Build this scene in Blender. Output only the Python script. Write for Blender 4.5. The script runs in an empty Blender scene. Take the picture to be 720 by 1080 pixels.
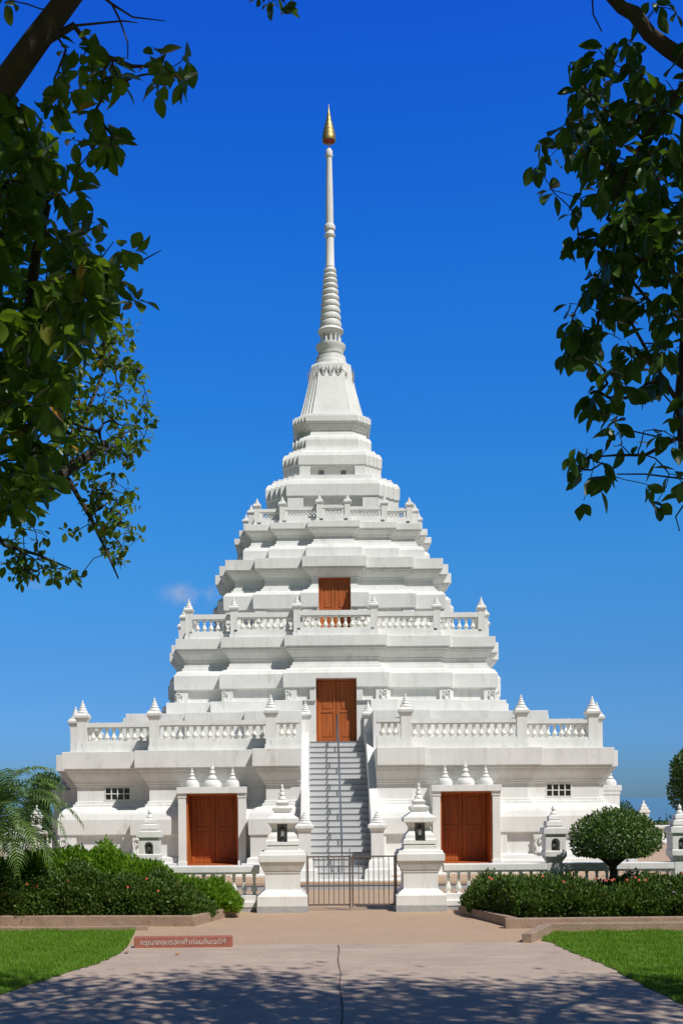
import bpy, bmesh, math, random
import numpy as np
from mathutils import Vector, Matrix
from mathutils.bvhtree import BVHTree
PI = math.pi
random.seed(7)
RNG = np.random.default_rng(11)
scene = bpy.context.scene
C = scene.collection

# ------------------------------------------------------------------ camera numbers
EYE, F, CX, HY, TH = 2.3, 1220.0, 336.0, 843.0, 0.0087
def P(px, py, d):
    """photo pixel at depth d -> world point"""
    dx, dy = px-CX, py-HY
    u = dx - TH*dy; v = dy + TH*dx
    return Vector((u*d/F, d, EYE - v*d/F))
BX, BY = 0.6, 43.5      # centre of the stupa

# ------------------------------------------------------------------ materials
def mat(name, base, rough=0.6, metal=0.0, spec=0.5, noise=None, bump=None, coat=0.0, emis=None):
    m = bpy.data.materials.new(name); m.use_nodes = True
    nt = m.node_tree; N = nt.nodes; L = nt.links
    b = N['Principled BSDF']
    b.inputs['Base Color'].default_value = (*base, 1)
    b.inputs['Roughness'].default_value = rough
    b.inputs['Metallic'].default_value = metal
    b.inputs['Specular IOR Level'].default_value = spec
    b.inputs['Coat Weight'].default_value = coat
    tc = N.new('ShaderNodeTexCoord')
    if noise:
        last = None
        for (scale, detail, lo, hi, colr, stretch) in noise:
            mp = N.new('ShaderNodeMapping'); mp.inputs['Scale'].default_value = stretch
            L.new(tc.outputs['Object'], mp.inputs['Vector'])
            n = N.new('ShaderNodeTexNoise'); n.inputs['Scale'].default_value = scale
            n.inputs['Detail'].default_value = detail; n.inputs['Roughness'].default_value = 0.6
            L.new(mp.outputs[0], n.inputs['Vector'])
            r = N.new('ShaderNodeMapRange'); r.inputs['From Min'].default_value = lo; r.inputs['From Max'].default_value = hi
            L.new(n.outputs['Fac'], r.inputs['Value'])
            mx = N.new('ShaderNodeMix'); mx.data_type = 'RGBA'
            L.new(r.outputs[0], mx.inputs['Factor'])
            if last is None: mx.inputs['A'].default_value = (*base, 1)
            else: L.new(last, mx.inputs['A'])
            mx.inputs['B'].default_value = (*colr, 1)
            last = mx.outputs['Result']
        L.new(last, b.inputs['Base Color'])
    if bump:
        n = N.new('ShaderNodeTexNoise'); n.inputs['Scale'].default_value = bump[0]; n.inputs['Detail'].default_value = 4
        L.new(tc.outputs['Object'], n.inputs['Vector'])
        bp = N.new('ShaderNodeBump'); bp.inputs['Strength'].default_value = bump[1]; bp.inputs['Distance'].default_value = 0.02
        L.new(n.outputs['Fac'], bp.inputs['Height']); L.new(bp.outputs[0], b.inputs['Normal'])
    return m

S1 = (1, 1, 1); SV = (1, 1, .12)
M = {}
M['plaster'] = mat('white_painted_plaster', (.77, .77, .75), .65, noise=[
    (1.1, 5, .42, .72, (.68, .68, .66), S1), (5.0, 6, .52, .78, (.62, .615, .59), SV),
    (14, 4, .60, .85, (.52, .51, .48), (1, 1, .5)), (1.7, 6, .62, .72, (.60, .59, .55), (1, 1, .5))], bump=(9, .10))
M['plaster_fence'] = mat('white_fence_paint', (.80, .79, .76), .55, noise=[
    (2.2, 5, .45, .75, (.72, .71, .67), S1), (7.0, 6, .55, .8, (.62, .60, .55), SV)], bump=(14, .12))
M['baluster'] = mat('glazed_baluster', (.78, .77, .70), .3, spec=.6)
M['granite'] = mat('grey_granite', (.40, .40, .41), .5, noise=[(90, 2, .45, .6, (.22, .22, .23), S1), (60, 2, .5, .62, (.58, .58, .58), S1)])
M['stair'] = mat('stair_stone', (.54, .55, .55), .6, noise=[(4, 5, .45, .7, (.52, .53, .53), S1), (70, 2, .55, .68, (.42, .42, .43), S1)])
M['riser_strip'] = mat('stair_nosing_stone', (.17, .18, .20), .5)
M['gold'] = mat('gilded_metal', (.50, .40, .17), .5, metal=.85, noise=[(6, 5, .4, .7, (.38, .28, .10), (1, 1, .4))])
M['red'] = mat('red_lining', (.35, .03, .02), .6)
M['lamp_black'] = mat('black_lantern_iron', (.012, .012, .012), .35, spec=.6)
M['lamp_glass'] = mat('lantern_glass', (.55, .58, .6), .1, spec=.8)
M['gate_iron'] = mat('grey_gate_iron', (.17, .145, .125), .5, metal=.3, noise=[(9, 5, .5, .8, (.20, .10, .06), S1)])
M['steel'] = mat('steel_handrail', (.30, .33, .40), .3, metal=.8)
M['pane'] = mat('dark_window_pane', (.035, .045, .05), .15, spec=.7)
M['vent'] = mat('vent_grey', (.16, .18, .20), .6)
M['relief_dark'] = mat('relief_groove', (.30, .29, .27), .8)
M['bark'] = mat('tree_bark', (.055, .042, .032), .9, noise=[(7, 6, .4, .7, (.035, .026, .02), (1, 1, .35)), (3, 3, .55, .7, (.085, .075, .06), S1)], bump=(22, 1.0))
M['dry_leaf'] = mat('dry_leaf', (.42, .22, .06), .7)
M['sign_stone'] = mat('red_sign_stone', (.36, .125, .085), .6, noise=[(12, 5, .45, .7, (.28, .10, .075), S1)])
M['sign_white'] = mat('sign_white_paint', (.60, .56, .54), .7, noise=[(30, 3, .45, .6, (.42, .30, .26), S1)])
M['kerb'] = mat('brown_kerb', (.34, .235, .165), .8, noise=[(5, 6, .4, .7, (.24, .16, .11), S1), (40, 3, .5, .7, (.42, .32, .25), S1)], bump=(30, .4))
M['flower_orange'] = mat('ixora_flower', (.60, .12, .05), .6)
M['flower_mauve'] = mat('mauve_flower', (.42, .25, .50), .6)
M['soil'] = mat('bed_soil', (.07, .05, .035), .95)

def leaf_mat(name, c0, c1, trans, rough=.45, tw=.35, c2=None):
    m = bpy.data.materials.new(name); m.use_nodes = True
    nt = m.node_tree; N = nt.nodes; L = nt.links
    b = N['Principled BSDF']; out = N['Material Output']
    g = N.new('ShaderNodeNewGeometry')
    cr = N.new('ShaderNodeValToRGB'); cr.color_ramp.elements[0].color = (*c0, 1); cr.color_ramp.elements[1].color = (*c1, 1)
    if c2:
        e = cr.color_ramp.elements.new(.985); e.color = (*c1, 1)
        cr.color_ramp.elements[2].color = (*c2, 1)
        cr.color_ramp.elements[1].position = .97
    L.new(g.outputs['Random Per Island'], cr.inputs['Fac'])
    L.new(cr.outputs['Color'], b.inputs['Base Color'])
    b.inputs['Roughness'].default_value = rough
    b.inputs['Specular IOR Level'].default_value = .35
    t = N.new('ShaderNodeBsdfTranslucent'); t.inputs['Color'].default_value = (*trans, 1)
    mx = N.new('ShaderNodeMixShader'); mx.inputs['Fac'].default_value = tw
    L.new(b.outputs[0], mx.inputs[1]); L.new(t.outputs[0], mx.inputs[2]); L.new(mx.outputs[0], out.inputs['Surface'])
    return m
M['leaf_near'] = leaf_mat('broad_leaf', (.030, .062, .012), (.12, .19, .024), (.24, .38, .02), .35, .38, c2=(.50, .20, .03))
M['leaf_right'] = leaf_mat('dark_broad_leaf', (.022, .050, .010), (.060, .115, .020), (.12, .24, .015), .38, .28)
M['leaf_ixora'] = leaf_mat('ixora_leaf', (.045, .090, .014), (.105, .175, .028), (.11, .20, .015), .5, .25, c2=(.12, .05, .02))
M['leaf_bright'] = leaf_mat('bright_shrub_leaf', (.085, .19, .010), (.19, .34, .022), (.24, .42, .02), .5, .35)
M['leaf_topiary'] = leaf_mat('topiary_leaf', (.065, .13, .022), (.14, .22, .055), (.08, .17, .02), .4, .2)
M['leaf_far'] = leaf_mat('far_leaf', (.040, .080, .020), (.085, .15, .035), (.08, .16, .02), .6, .2)
M['leaf_palm'] = leaf_mat('palm_leaf', (.075, .14, .030), (.16, .25, .060), (.12, .22, .03), .4, .28)
M['grass_blade'] = leaf_mat('lawn_blade', (.10, .22, .010), (.20, .36, .03), (.24, .42, .02), .6, .3, c2=(.30, .28, .10))
M['lawn_soil'] = mat('lawn_ground', (.075, .15, .015), .95, noise=[(3, 5, .4, .7, (.10, .20, .02), S1)])

# door wood with planks
def wood():
    m = bpy.data.materials.new('red_brown_door_wood'); m.use_nodes = True
    nt = m.node_tree; N = nt.nodes; L = nt.links; b = N['Principled BSDF']
    tc = N.new('ShaderNodeTexCoord'); mp = N.new('ShaderNodeMapping'); mp.inputs['Scale'].default_value = (9, 9, .5)
    n = N.new('ShaderNodeTexNoise'); n.inputs['Scale'].default_value = 2.2; n.inputs['Detail'].default_value = 6
    L.new(tc.outputs['Object'], mp.inputs[0]); L.new(mp.outputs[0], n.inputs['Vector'])
    cr = N.new('ShaderNodeValToRGB')
    cr.color_ramp.elements[0].position = .35; cr.color_ramp.elements[0].color = (.30, .068, .014, 1)
    cr.color_ramp.elements[1].position = .7; cr.color_ramp.elements[1].color = (.54, .150, .026, 1)
    L.new(n.outputs['Fac'], cr.inputs['Fac']); L.new(cr.outputs['Color'], b.inputs['Base Color'])
    b.inputs['Roughness'].default_value = .5
    return m
M['wood'] = wood()

# ------------------------------------------------------------------ mesh builder
class MB:
    def __init__(s): s.v = []; s.f = []
    def add(s, vs, fs):
        o = len(s.v); s.v += [tuple(v) for v in vs]; s.f += [tuple(i+o for i in f) for f in fs]; return s
    def box(s, x0, x1, y0, y1, z0, z1):
        vs = [(x0,y0,z0),(x1,y0,z0),(x1,y1,z0),(x0,y1,z0),(x0,y0,z1),(x1,y0,z1),(x1,y1,z1),(x0,y1,z1)]
        return s.add(vs, [(0,3,2,1),(4,5,6,7),(0,1,5,4),(1,2,6,5),(2,3,7,6),(3,0,4,7)])
    def lathe(s, prof, n=16, c=(0,0), square=False, rot=0.0):
        """prof: (z, r) from bottom to top; square -> 4 sided with half-width r"""
        if square: n = 4; rot = PI/4; k = math.sqrt(2)
        else: k = 1
        vs = []; fs = []
        for z, r in prof:
            for i in range(n):
                a = rot + 2*PI*i/n
                vs.append((c[0]+k*r*math.cos(a), c[1]+k*r*math.sin(a), z))
        for j in range(len(prof)-1):
            for i in range(n):
                a = j*n+i; b = j*n+(i+1) % n
                fs.append((a, b, b+n, a+n))
        fs.append(tuple(range(n-1, -1, -1)))
        fs.append(tuple((len(prof)-1)*n+i for i in range(n)))
        return s.add(vs, fs)
    def loft(s, rings):
        vs = []; fs = []; n = len(rings[0])
        for r in rings: vs += r
        for j in range(len(rings)-1):
            for i in range(n):
                a = j*n+i; b = j*n+(i+1) % n
                fs.append((a, b, b+n, a+n))
        fs.append(tuple(range(n-1, -1, -1))); fs.append(tuple((len(rings)-1)*n+i for i in range(n)))
        return s.add(vs, fs)
    def tube(s, pts, rad, n=6, caps=True):
        pts = [Vector(p) for p in pts]
        if not hasattr(rad, '__len__'): rad = [rad]*len(pts)
        vs = []; fs = []; up = Vector((.13, .21, .97))
        for i, p in enumerate(pts):
            t = (pts[min(i+1, len(pts)-1)] - pts[max(i-1, 0)])
            if t.length < 1e-9: t = Vector((0, 0, 1))
            t.normalize()
            u = t.cross(up)
            if u.length < .05: u = t.cross(Vector((1, 0, 0)))
            u.normalize(); w = t.cross(u)
            for k in range(n):
                a = 2*PI*k/n
                vs.append(p + (u*math.cos(a) + w*math.sin(a))*rad[i])
        for j in range(len(pts)-1):
            for i in range(n):
                a = j*n+i; b = j*n+(i+1) % n
                fs.append((a, b, b+n, a+n))
        if caps:
            fs.append(tuple(range(n-1, -1, -1))); fs.append(tuple((len(pts)-1)*n+i for i in range(n)))
        return s.add(vs, fs)
    def prism(s, poly, y0, y1, axis='y'):
        """poly in (x,z) extruded along y, or (y,z) along x, or (x,y) along z"""
        n = len(poly)
        def mk(p, t):
            return (p[0], t, p[1]) if axis == 'y' else ((t, p[0], p[1]) if axis == 'x' else (p[0], p[1], t))
        vs = [mk(p, y0) for p in poly] + [mk(p, y1) for p in poly]
        fs = [(i, (i+1) % n, (i+1) % n+n, i+n) for i in range(n)]
        fs += [tuple(range(n-1, -1, -1)), tuple(range(n, 2*n))]
        return s.add(vs, fs)

def props(o, label=None, cat=None, group=None, kind=None):
    if label: o['label'] = label
    if cat: o['category'] = cat
    if group: o['group'] = group
    if kind: o['kind'] = kind
    return o
def empty(name, loc, label, cat, group=None, rz=0):
    o = bpy.data.objects.new(name, None); o.location = loc; o.rotation_euler = (0, 0, rz)
    o.empty_display_size = .3; C.objects.link(o)
    return props(o, label, cat, group)
def fix(me, smooth=None):
    bm = bmesh.new(); bm.from_mesh(me); bmesh.ops.recalc_face_normals(bm, faces=bm.faces); bm.to_mesh(me); bm.free()
    if smooth is not None:
        for p in me.polygons: p.use_smooth = True
        me.set_sharp_from_angle(angle=math.radians(smooth))
def build(mb, name, material, parent=None, loc=None, smooth=None, bevel=0, clean=True):
    """mb coordinates are in the parent's frame (loc: object's place in that frame)"""
    me = bpy.data.meshes.new(name)
    me.from_pydata([tuple(v) for v in mb.v], [], mb.f); me.update()
    if clean: fix(me, smooth)
    me.materials.append(material)
    o = bpy.data.objects.new(name, me); C.objects.link(o)
    if loc is not None: o.location = loc
    if parent is not None: o.parent = parent
    if bevel:
        b = o.modifiers.new('bevel', 'BEVEL'); b.width = bevel; b.segments = 2; b.limit_method = 'ANGLE'; b.angle_limit = math.radians(35)
    return o
def cut(o, cutter_mb):
    """apply a boolean difference and throw the cutter away"""
    c = build(cutter_mb, 'cutter', M['plaster'])
    c.parent = o.parent
    bpy.context.view_layer.update()
    md = o.modifiers.new('cut', 'BOOLEAN'); md.object = c; md.operation = 'DIFFERENCE'; md.solver = 'EXACT'
    while o.modifiers[0] != md: o.modifiers.move(o.modifiers.find('cut'), 0)
    others = [m for m in o.modifiers if m != md]
    for m in others: m.show_viewport = False
    dg = bpy.context.evaluated_depsgraph_get(); dg.update()
    me = bpy.data.meshes.new_from_object(o.evaluated_get(dg))
    old = o.data; o.modifiers.remove(md)
    for m in o.modifiers: m.show_viewport = True
    o.data = me; me.materials.clear(); me.materials.append(old.materials[0])
    for p in me.polygons: p.material_index = 0
    bpy.data.objects.remove(c)
def copyto(src, parent, loc=None, rz=None):
    c = src.copy(); C.objects.link(c); c.parent = parent
    if loc is not None: c.location = loc
    if rz is not None: c.rotation_euler = (0, 0, rz)
    return c
def copy_tree(o, parent=None, loc=None, rz=None, label=None):
    c = copyto(o, parent, loc, rz)
    if label: c['label'] = label
    for ch in list(o.children): copy_tree(ch, c)
    return c

# ================================================================== SETTING
def sheet(name, poly, z, material, kind='structure', label=None):
    mb = MB(); mb.add([(p[0], p[1], z) for p in poly], [tuple(range(len(poly)))])
    o = build(mb, name, material, clean=False); 
    if o.data.polygons[0].normal.z < 0: o.data.flip_normals()
    return props(o, kind=kind)

def ground_mats():
    m = mat('far_ground', (.09, .12, .04), .95, noise=[(.05, 6, .4, .65, (.16, .13, .08), S1), (.4, 5, .5, .7, (.06, .10, .03), S1)])
    # tan exposed aggregate
    t = mat('tan_aggregate', (.52, .355, .22), .85, noise=[
        (1.2, 6, .4, .75, (.46, .305, .185), S1), (9, 5, .5, .75, (.57, .42, .29), S1), (150, 2, .45, .62, (.33, .22, .15), S1), (120, 2, .58, .68, (.66, .58, .50), S1)], bump=(140, .5))
    c = mat('pinkish_concrete', (.53, .405, .295), .85, noise=[
        (.7, 6, .35, .7, (.40, .30, .24), S1), (2.5, 6, .5, .70, (.58, .46, .36), (.35, 1.2, 1)), (5, 6, .60, .72, (.31, .24, .20), (.5, 1, 1)), (70, 3, .45, .65, (.30, .24, .20), S1)], bump=(60, .35))
    return m, t, c
Gfar, Gtan, Gcon = ground_mats()
# add a slab-joint crack to the concrete? real narrow strip is built below
# terrain
def sm(x): x = max(0, min(1, x)); return x*x*(3-2*x)
mb = MB(); rings = [0, 10, 20, 30, 38, 45, 52, 60, 70, 80, 95, 130, 200, 350, 700, 1500]
n = 64; vs = [(0, 25, 0)]; fs = []
for r in rings[1:]:
    z = -7.0*sm((r-40)/50) - .02
    if r <= 38: z = -.02
    for i in range(n):
        a = 2*PI*i/n; vs.append((r*math.cos(a), 25+r*math.sin(a), z))
vs[0] = (0, 25, -.02)
for i in range(n): fs.append((0, 1+i, 1+(i+1) % n))
for j in range(len(rings)-2):
    for i in range(n):
        a = 1+j*n+i; b = 1+j*n+(i+1) % n
        fs.append((a, a+n, b+n, b))
mb.add(vs, fs); g = build(mb, 'ground', Gfar); props(g, kind='structure')
Mw = mat('water', (.05, .10, .16), .12, spec=.5)
w = sheet('water', [(-9000, 420), (9000, 420), (9000, 9000), (-9000, 9000)], -6.6, Mw)

# forecourt (tan) incl. inside of the enclosure
sheet('paved_forecourt', [(-19, 18.2), (20, 18.2), (20, 56), (-19, 56)], 0.0, Gtan)
# concrete walkway
path_l = [(-3.02, 18.3), (-2.99, 17.3), (-3.12, 16.4), (-3.34, 15.6), (-3.6, 14.6), (-3.79, 13.75), (-4.1, 12), (-4.25, 9), (-4.3, 3), (-4.3, -8)]
path_r = [(3.62, 18.3), (3.72, 17.2), (3.82, 16.2), (3.88, 15.6), (3.92, 14.2), (3.95, 13), (4.1, 11), (4.2, 9), (4.3, 3), (4.3, -8)]
def jitter(pts, amp, k=8):
    out = []
    for a, b in zip(pts[:-1], pts[1:]):
        for i in range(k):
            t = i/k; out.append((a[0]+(b[0]-a[0])*t+random.uniform(-amp, amp), a[1]+(b[1]-a[1])*t))
    return out+[pts[-1]]
pl, pr = jitter(path_l, .03), jitter(path_r, .03)
# walkway: slabs with a real dark joint between them
sheet('path', [(-6, 18.35)] + [(-6, -8), (6, -8), (6, 18.35)], .004, Gcon)
jm = mat('joint_filler', (.12, .09, .07), .9)
jp = []; xs = P(355, 1000, 18)[0]
for i in range(30):
    y = 18.2 - i*.5; cxj = .285 + .012*math.sin(i*1.3) + random.uniform(-.006, .006) - (18.2-y)*.0095
    jp.append((cxj, y))
mb = MB()
for a, b in zip(jp[:-1], jp[1:]):
    wv = .006+random.random()*.007
    mb.add([(a[0]-wv, a[1], .008), (a[0]+wv, a[1], .008), (b[0]+wv, b[1], .008), (b[0]-wv, b[1], .008)], [(0, 1, 2, 3)])
props(build(mb, 'path_joint', jm), kind='structure')

lawnL = pl + [(-30, -8), (-30, 20.45), (-3.25, 20.45)]
lawnR = [(x, y) for x, y in pr][::-1] + [(3.55, 18.6), (4.0, 19.65), (30, 19.65), (30, -8)]
l1 = sheet('lawn_ground_left', lawnL, .012, M['lawn_soil']); l2 = sheet('lawn_ground_right', lawnR, .012, M['lawn_soil'])

def inpoly(x, y, poly):
    c = np.zeros(len(x), bool); n = len(poly); j = n-1
    for i in range(n):
        xi, yi = poly[i]; xj, yj = poly[j]
        m = ((yi > y) != (yj > y)) & (x < (xj-xi)*(y-yi)/(yj-yi+1e-12)+xi); c ^= m; j = i
    return c
def fast_mesh(name, verts, faces_k, idx, material):
    """verts (n,3); idx flat index array with faces of k verts each"""
    me = bpy.data.meshes.new(name)
    nf = len(idx)//faces_k
    me.vertices.add(len(verts)); me.vertices.foreach_set('co', np.asarray(verts, np.float32).ravel())
    me.loops.add(len(idx)); me.loops.foreach_set('vertex_index', np.asarray(idx, np.int32))
    me.polygons.add(nf); me.polygons.foreach_set('loop_start', np.arange(0, len(idx), faces_k, dtype=np.int32))
    me.update(calc_edges=True); me.validate()
    me.materials.append(material)
    o = bpy.data.objects.new(name, me); C.objects.link(o); return o
def grass(name, poly, box, n, label):
    x = RNG.uniform(box[0], box[1], n*3); y = RNG.uniform(box[2], box[3], n*3)
    k = inpoly(x, y, poly); x = x[k][:n]; y = y[k][:n]; n = len(x)
    h = RNG.uniform(.025, .06, n)*(1+.5*np.sin(x*5.1+y*3.3)*np.sin(y*4.7-x*2.0)); a = RNG.uniform(0, 2*PI, n); wd = RNG.uniform(.004, .008, n)
    lx = RNG.normal(0, .018, n); ly = RNG.normal(0, .018, n)
    v = np.zeros((n, 3, 3))
    v[:, 0] = np.stack([x-wd*np.cos(a), y-wd*np.sin(a), np.full(n, .01)], 1)
    v[:, 1] = np.stack([x+wd*np.cos(a), y+wd*np.sin(a), np.full(n, .01)], 1)
    v[:, 2] = np.stack([x+lx, y+ly, .012+h], 1)
    o = fast_mesh(name, v.reshape(-1, 3), 3, np.arange(n*3), M['grass_blade'])
    props(o, label, 'grass', kind='stuff')
grass('grass', lawnL, (-7.2, -2.9, 11.5, 20.45), 95000, 'short bright green lawn grass left of the concrete path')
grass('grass', lawnR, (3.4, 7.6, 11.5, 19.65), 85000, 'short bright green lawn grass right of the concrete path')

grass('grass', lawnL, (-12, -3.3, 2.5, 20.45), 70000, 'sparser lawn grass further left under the big tree')
grass('grass', lawnR, (3.8, 12.5, 2.5, 19.65), 70000, 'sparser lawn grass further right under the dark leafy tree')
# kerbs
def kerb(pts, w, h, name='kerb'):
    mb = MB()
    for a, b in zip(pts[:-1], pts[1:]):
        a = Vector((*a, 0)); b = Vector((*b, 0)); t = (b-a).normalized(); nrm = Vector((-t.y, t.x, 0))*w
        q = [a, b, b+nrm, a+nrm]
        mb.add([(p.x, p.y, -.02) for p in q]+[(p.x, p.y, h) for p in q], [(0,1,2,3),(4,5,6,7),(0,1,5,4),(1,2,6,5),(2,3,7,6),(3,0,4,7)])
    o = build(mb, name, M['kerb'], bevel=.012); return o
k = kerb([(-30, 21.55), (-5.9, 21.4), (-2.3, 21.1)], .16, .19); props(k, kind='structure')
k = kerb([(-2.28, 21.13), (-1.62, 23.3)], .16, .184); props(k, kind='structure')
k = kerb([(-30, 20.5), (-3.05, 20.5)], .14, .075); props(k, kind='structure')
k = kerb([(3.42, 20.3), (2.78, 22.9)][::-1], .16, .17); props(k, kind='structure')
k = kerb([(3.25, 20.3), (30, 20.6)], .16, .176); props(k, kind='structure')
k = kerb([(3.34, 18.25), (3.95, 19.7)], .16, .15); props(k, kind='structure')
k = kerb([(3.80, 19.72), (30, 19.85)], .16, .146); props(k, kind='structure')
sheet('bed_soil_left', [(-30, 21.7), (-5.9, 21.5), (-2.42, 21.25), (-1.8, 23.4), (-30, 23.7)], .10, M['soil'])
sheet('bed_soil_right', [(3.45, 20.5), (30, 20.75), (30, 23.7), (2.95, 23.7), (2.95, 23)], .10, M['soil'])

# ================================================================== STUPA
ST = empty('stupa', (BX, BY, 0), 'tall white tiered stupa with gold tipped spire at the end of the path', 'stupa')
def ring(z, a1, a2, a3, r, o):
    W2, W1, W0 = a3+o, a3+r+o, a3+2*r+o; a1 += o; a2 += o
    q = [(a1, -W0), (a1, -W1), (a2, -W1), (a2, -W2), (W2, -W2), (W2, -a2), (W1, -a2), (W1, -a1), (W0, -a1)]
    out = []
    for k in range(4):
        c, s = math.cos(k*PI/2), math.sin(k*PI/2)
        out += [(x*c-y*s, x*s+y*c, z) for x, y in q]
    return out
def curve(z0, o0, z1, o1, kind, n=6):
    out = []
    for i in range(1, n+1):
        t = i/n
        if kind == 'convex_in':      # bulging shoulder going up and in
            a = t*PI/2; zz = z0+(z1-z0)*math.sin(a); oo = o0+(o1-o0)*(1-math.cos(a))
        elif kind == 'cove_out':     # cavetto going up and out
            a = t*PI/2; zz = z0+(z1-z0)*math.sin(a); oo = o0+(o1-o0)*(1-math.cos(a))
        else:
            zz = z0+(z1-z0)*t; oo = o0+(o1-o0)*(t*t*(3-2*t))
        out.append((zz, oo))
    return out
def tier(name, plan, prof, extra=None):
    a1, a2, a3, r = plan
    mb = MB(); mb.loft([ring(z, a1, a2, a3, r, o) for z, o in prof])
    return build(mb, name, M['plaster'], ST, bevel=.012)
def rot4(box):
    """a box (x0,x1,y0,y1,z0,z1) on the front face repeated on the four sides, mirrored"""
    out = []
    for k in range(4):
        for s in (1, -1):
            x0, x1, y0, y1, z0, z1 = box
            if s < 0: x0, x1 = -x1, -x0
            pts = [(x0, y0), (x1, y1)]
            c, sn = [1, 0, -1, 0][k], [0, 1, 0, -1][k]
            q = [(x*c-y*sn, x*sn+y*c) for x, y in pts]
            out.append((min(q[0][0], q[1][0]), max(q[0][0], q[1][0]), min(q[0][1], q[1][1]), max(q[0][1], q[1][1]), z0, z1))
            if x0 == -x1: break
    return out

T1, T2, T3, T4 = (2.15, 5.69, 8.0, .7), (1.38, 3.47, 4.99, .33), (.78, 2.40, 3.43, .29), (.66, 1.95, 2.85, .26)
W = lambda T, k: T[2]+(2-k)*T[3]      # W(T,0)=front centre
# --- lowest tier
p1 = [(0, 1.0), (.15, 1.0), (.15, .86), (.30, .86), (.30, .70), (.45, .70), (.45, .56), (.60, .54), (.63, .45), (1.27, .45), (1.28, .50), (1.735, .51)]
p1 += curve(1.735, .49, 2.10, .17, 'convex_in', 7)
p1 += [(2.12, .11), (2.20, .11), (2.20, .05), (2.28, .05), (2.28, 0), (2.75, 0), (2.75, .05), (2.81, .05), (2.81, .08)]
p1 += curve(2.81, .08, 3.20, .27, 's', 6) + [(3.20, .32), (3.28, .32), (3.28, .38), (3.80, .38)]
t1 = tier('lowest_tier', T1, p1)
cutb = MB()
cutb.box(-1.11, 1.11, -12, -5.97, -.5, 6)
cutb_list = []
for b in rot4((3.74-.765, 3.74+.765, -10.2, -8.30, .36, 2.5)): cutb.box(*b)
for b in rot4((4.98, 5.76, -9.6, -W(T1, 1)-.33, .63, 1.27)): cutb.box(*b)
for b in rot4((6.55, 7.95, -9.0, -W(T1, 2)-.33, .63, 1.27)): cutb.box(*b)
for b in rot4((1.35, 2.1, -10.6, -W(T1, 0)-.33, .63, 1.27)): cutb.box(*b)
for b in rot4((6.38, 7.14, -8.6, -7.86, 2.33, 2.71)): cutb.box(*b)
cut(t1, cutb)
# windows of the lowest tier: 4 x 2 panes behind a white grille
gl = MB(); x0, x1, z0, z1 = 6.38, 7.14, 2.33, 2.71
gl.box(x0+.001, x1-.001, -7.90, -7.87, z0+.001, z1-.001)
gr = MB()
for i in range(5):
    xx = x0 + (x1-x0)*i/4; gr.box(xx-.014, xx+.014, -8.015, -7.93, z0-.02, z1+.02)
for zz in (z0, (z0+z1)/2, z1): gr.box(x0-.03, x1+.03, -8.02, -7.935, zz-.014, zz+.014)
win = build(gr, 'window', M['plaster'], ST); pane = build(gl, 'pane', M['pane'], win)
def mirrored(mb):
    q = MB(); q.v = [(-x, y, z) for x, y, z in mb.v]; q.f = [tuple(reversed(f)) for f in mb.f]; return q
win2 = build(mirrored(gr), 'window', M['plaster'], ST); build(mirrored(gl), 'pane', M['pane'], win2)
for kk in (1, 3):
    copy_tree(win, ST, rz=kk*PI/2); copy_tree(win2, ST, rz=kk*PI/2)

# --- plinth steps between tier 1 and 2
st = MB(); st.loft([ring(z, 2.9, 4.79, 6.71, .4, 0) for z in (3.79, 5.07)])
pb = build(st, 'roof_step', M['plaster'], ST, bevel=.012)
cb = MB().box(-1.11, 1.11, -12, -5.2, 3, 8); cut(pb, cb)
st = MB(); st.loft([ring(z, 2.0, 4.09, 5.57, .32, 0) for z in (5.06, 5.51)])
pa = build(st, 'roof_step', M['plaster'], ST, bevel=.012)
cb = MB().box(-1.10, 1.10, -12, -5.2, 4, 8); cut(pa, cb)

# --- tier 2
p2 = [(4.0, .20), (5.50, .20), (5.50, .28), (5.94, .285), (5.945, .34), (6.41, .35)]
p2 += curve(6.41, .31, 6.58, .15, 'convex_in', 5) + [(6.59, .11), (6.68, .10), (6.68, .05), (6.79, .04), (6.79, 0), (6.91, 0), (6.91, .04), (6.96, .04)]
p2 += curve(6.96, .06, 7.22, .20, 's', 5) + [(7.22, .24), (7.30, .24), (7.30, .29), (7.64, .29)]
t2 = tier('second_tier', T2, p2)
cb = MB(); cb.box(-.66, .66, -8, -5.47, 4.15, 6.23); cb.box(-1.0, 1.0, -8, -5.93, 2, 4.149)
for b in rot4((1.78, 3.38, -7, -W(T2, 1)-.17, 5.545, 5.925)): cb.box(*b)
for b in rot4((3.88, 4.88, -7, -W(T2, 2)-.17, 5.545, 5.925)): cb.box(*b)
for b in rot4((.86, 1.28, -7, -W(T2, 0)-.17, 5.545, 5.925)): cb.box(*b)
cut(t2, cb)
# --- tier 3
p3 = [(7.63, .50), (7.8, .50), (7.8, .42), (8.3, .40), (8.3, .32), (8.81, .32), (8.815, .37), (9.29, .385)]
p3 += curve(9.29, .34, 9.44, .17, 'convex_in', 5) + [(9.45, .13), (9.52, .12), (9.52, .06), (9.61, .05), (9.61, 0), (9.87, 0), (9.87, .04), (9.91, .04)]
p3 += curve(9.91, .06, 10.14, .21, 's', 5) + [(10.14, .25), (10.2, .25), (10.2, .31), (10.55, .31)]
t3 = tier('third_tier', T3, p3)
cb = MB(); cb.box(-.545, .545, -6, -3.80, 7.7, 9.88)
for b in rot4((1.12, 2.32, -7, -W(T3, 1)-.2, 8.35, 8.81)): cb.box(*b)
for b in rot4((2.72, 3.36, -7, -W(T3, 2)-.2, 8.35, 8.81)): cb.box(*b)
for b in rot4((.6, .76, -7, -W(T3, 0)-.2, 8.35, 8.81)): cb.box(*b)
cut(t3, cb)
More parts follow.
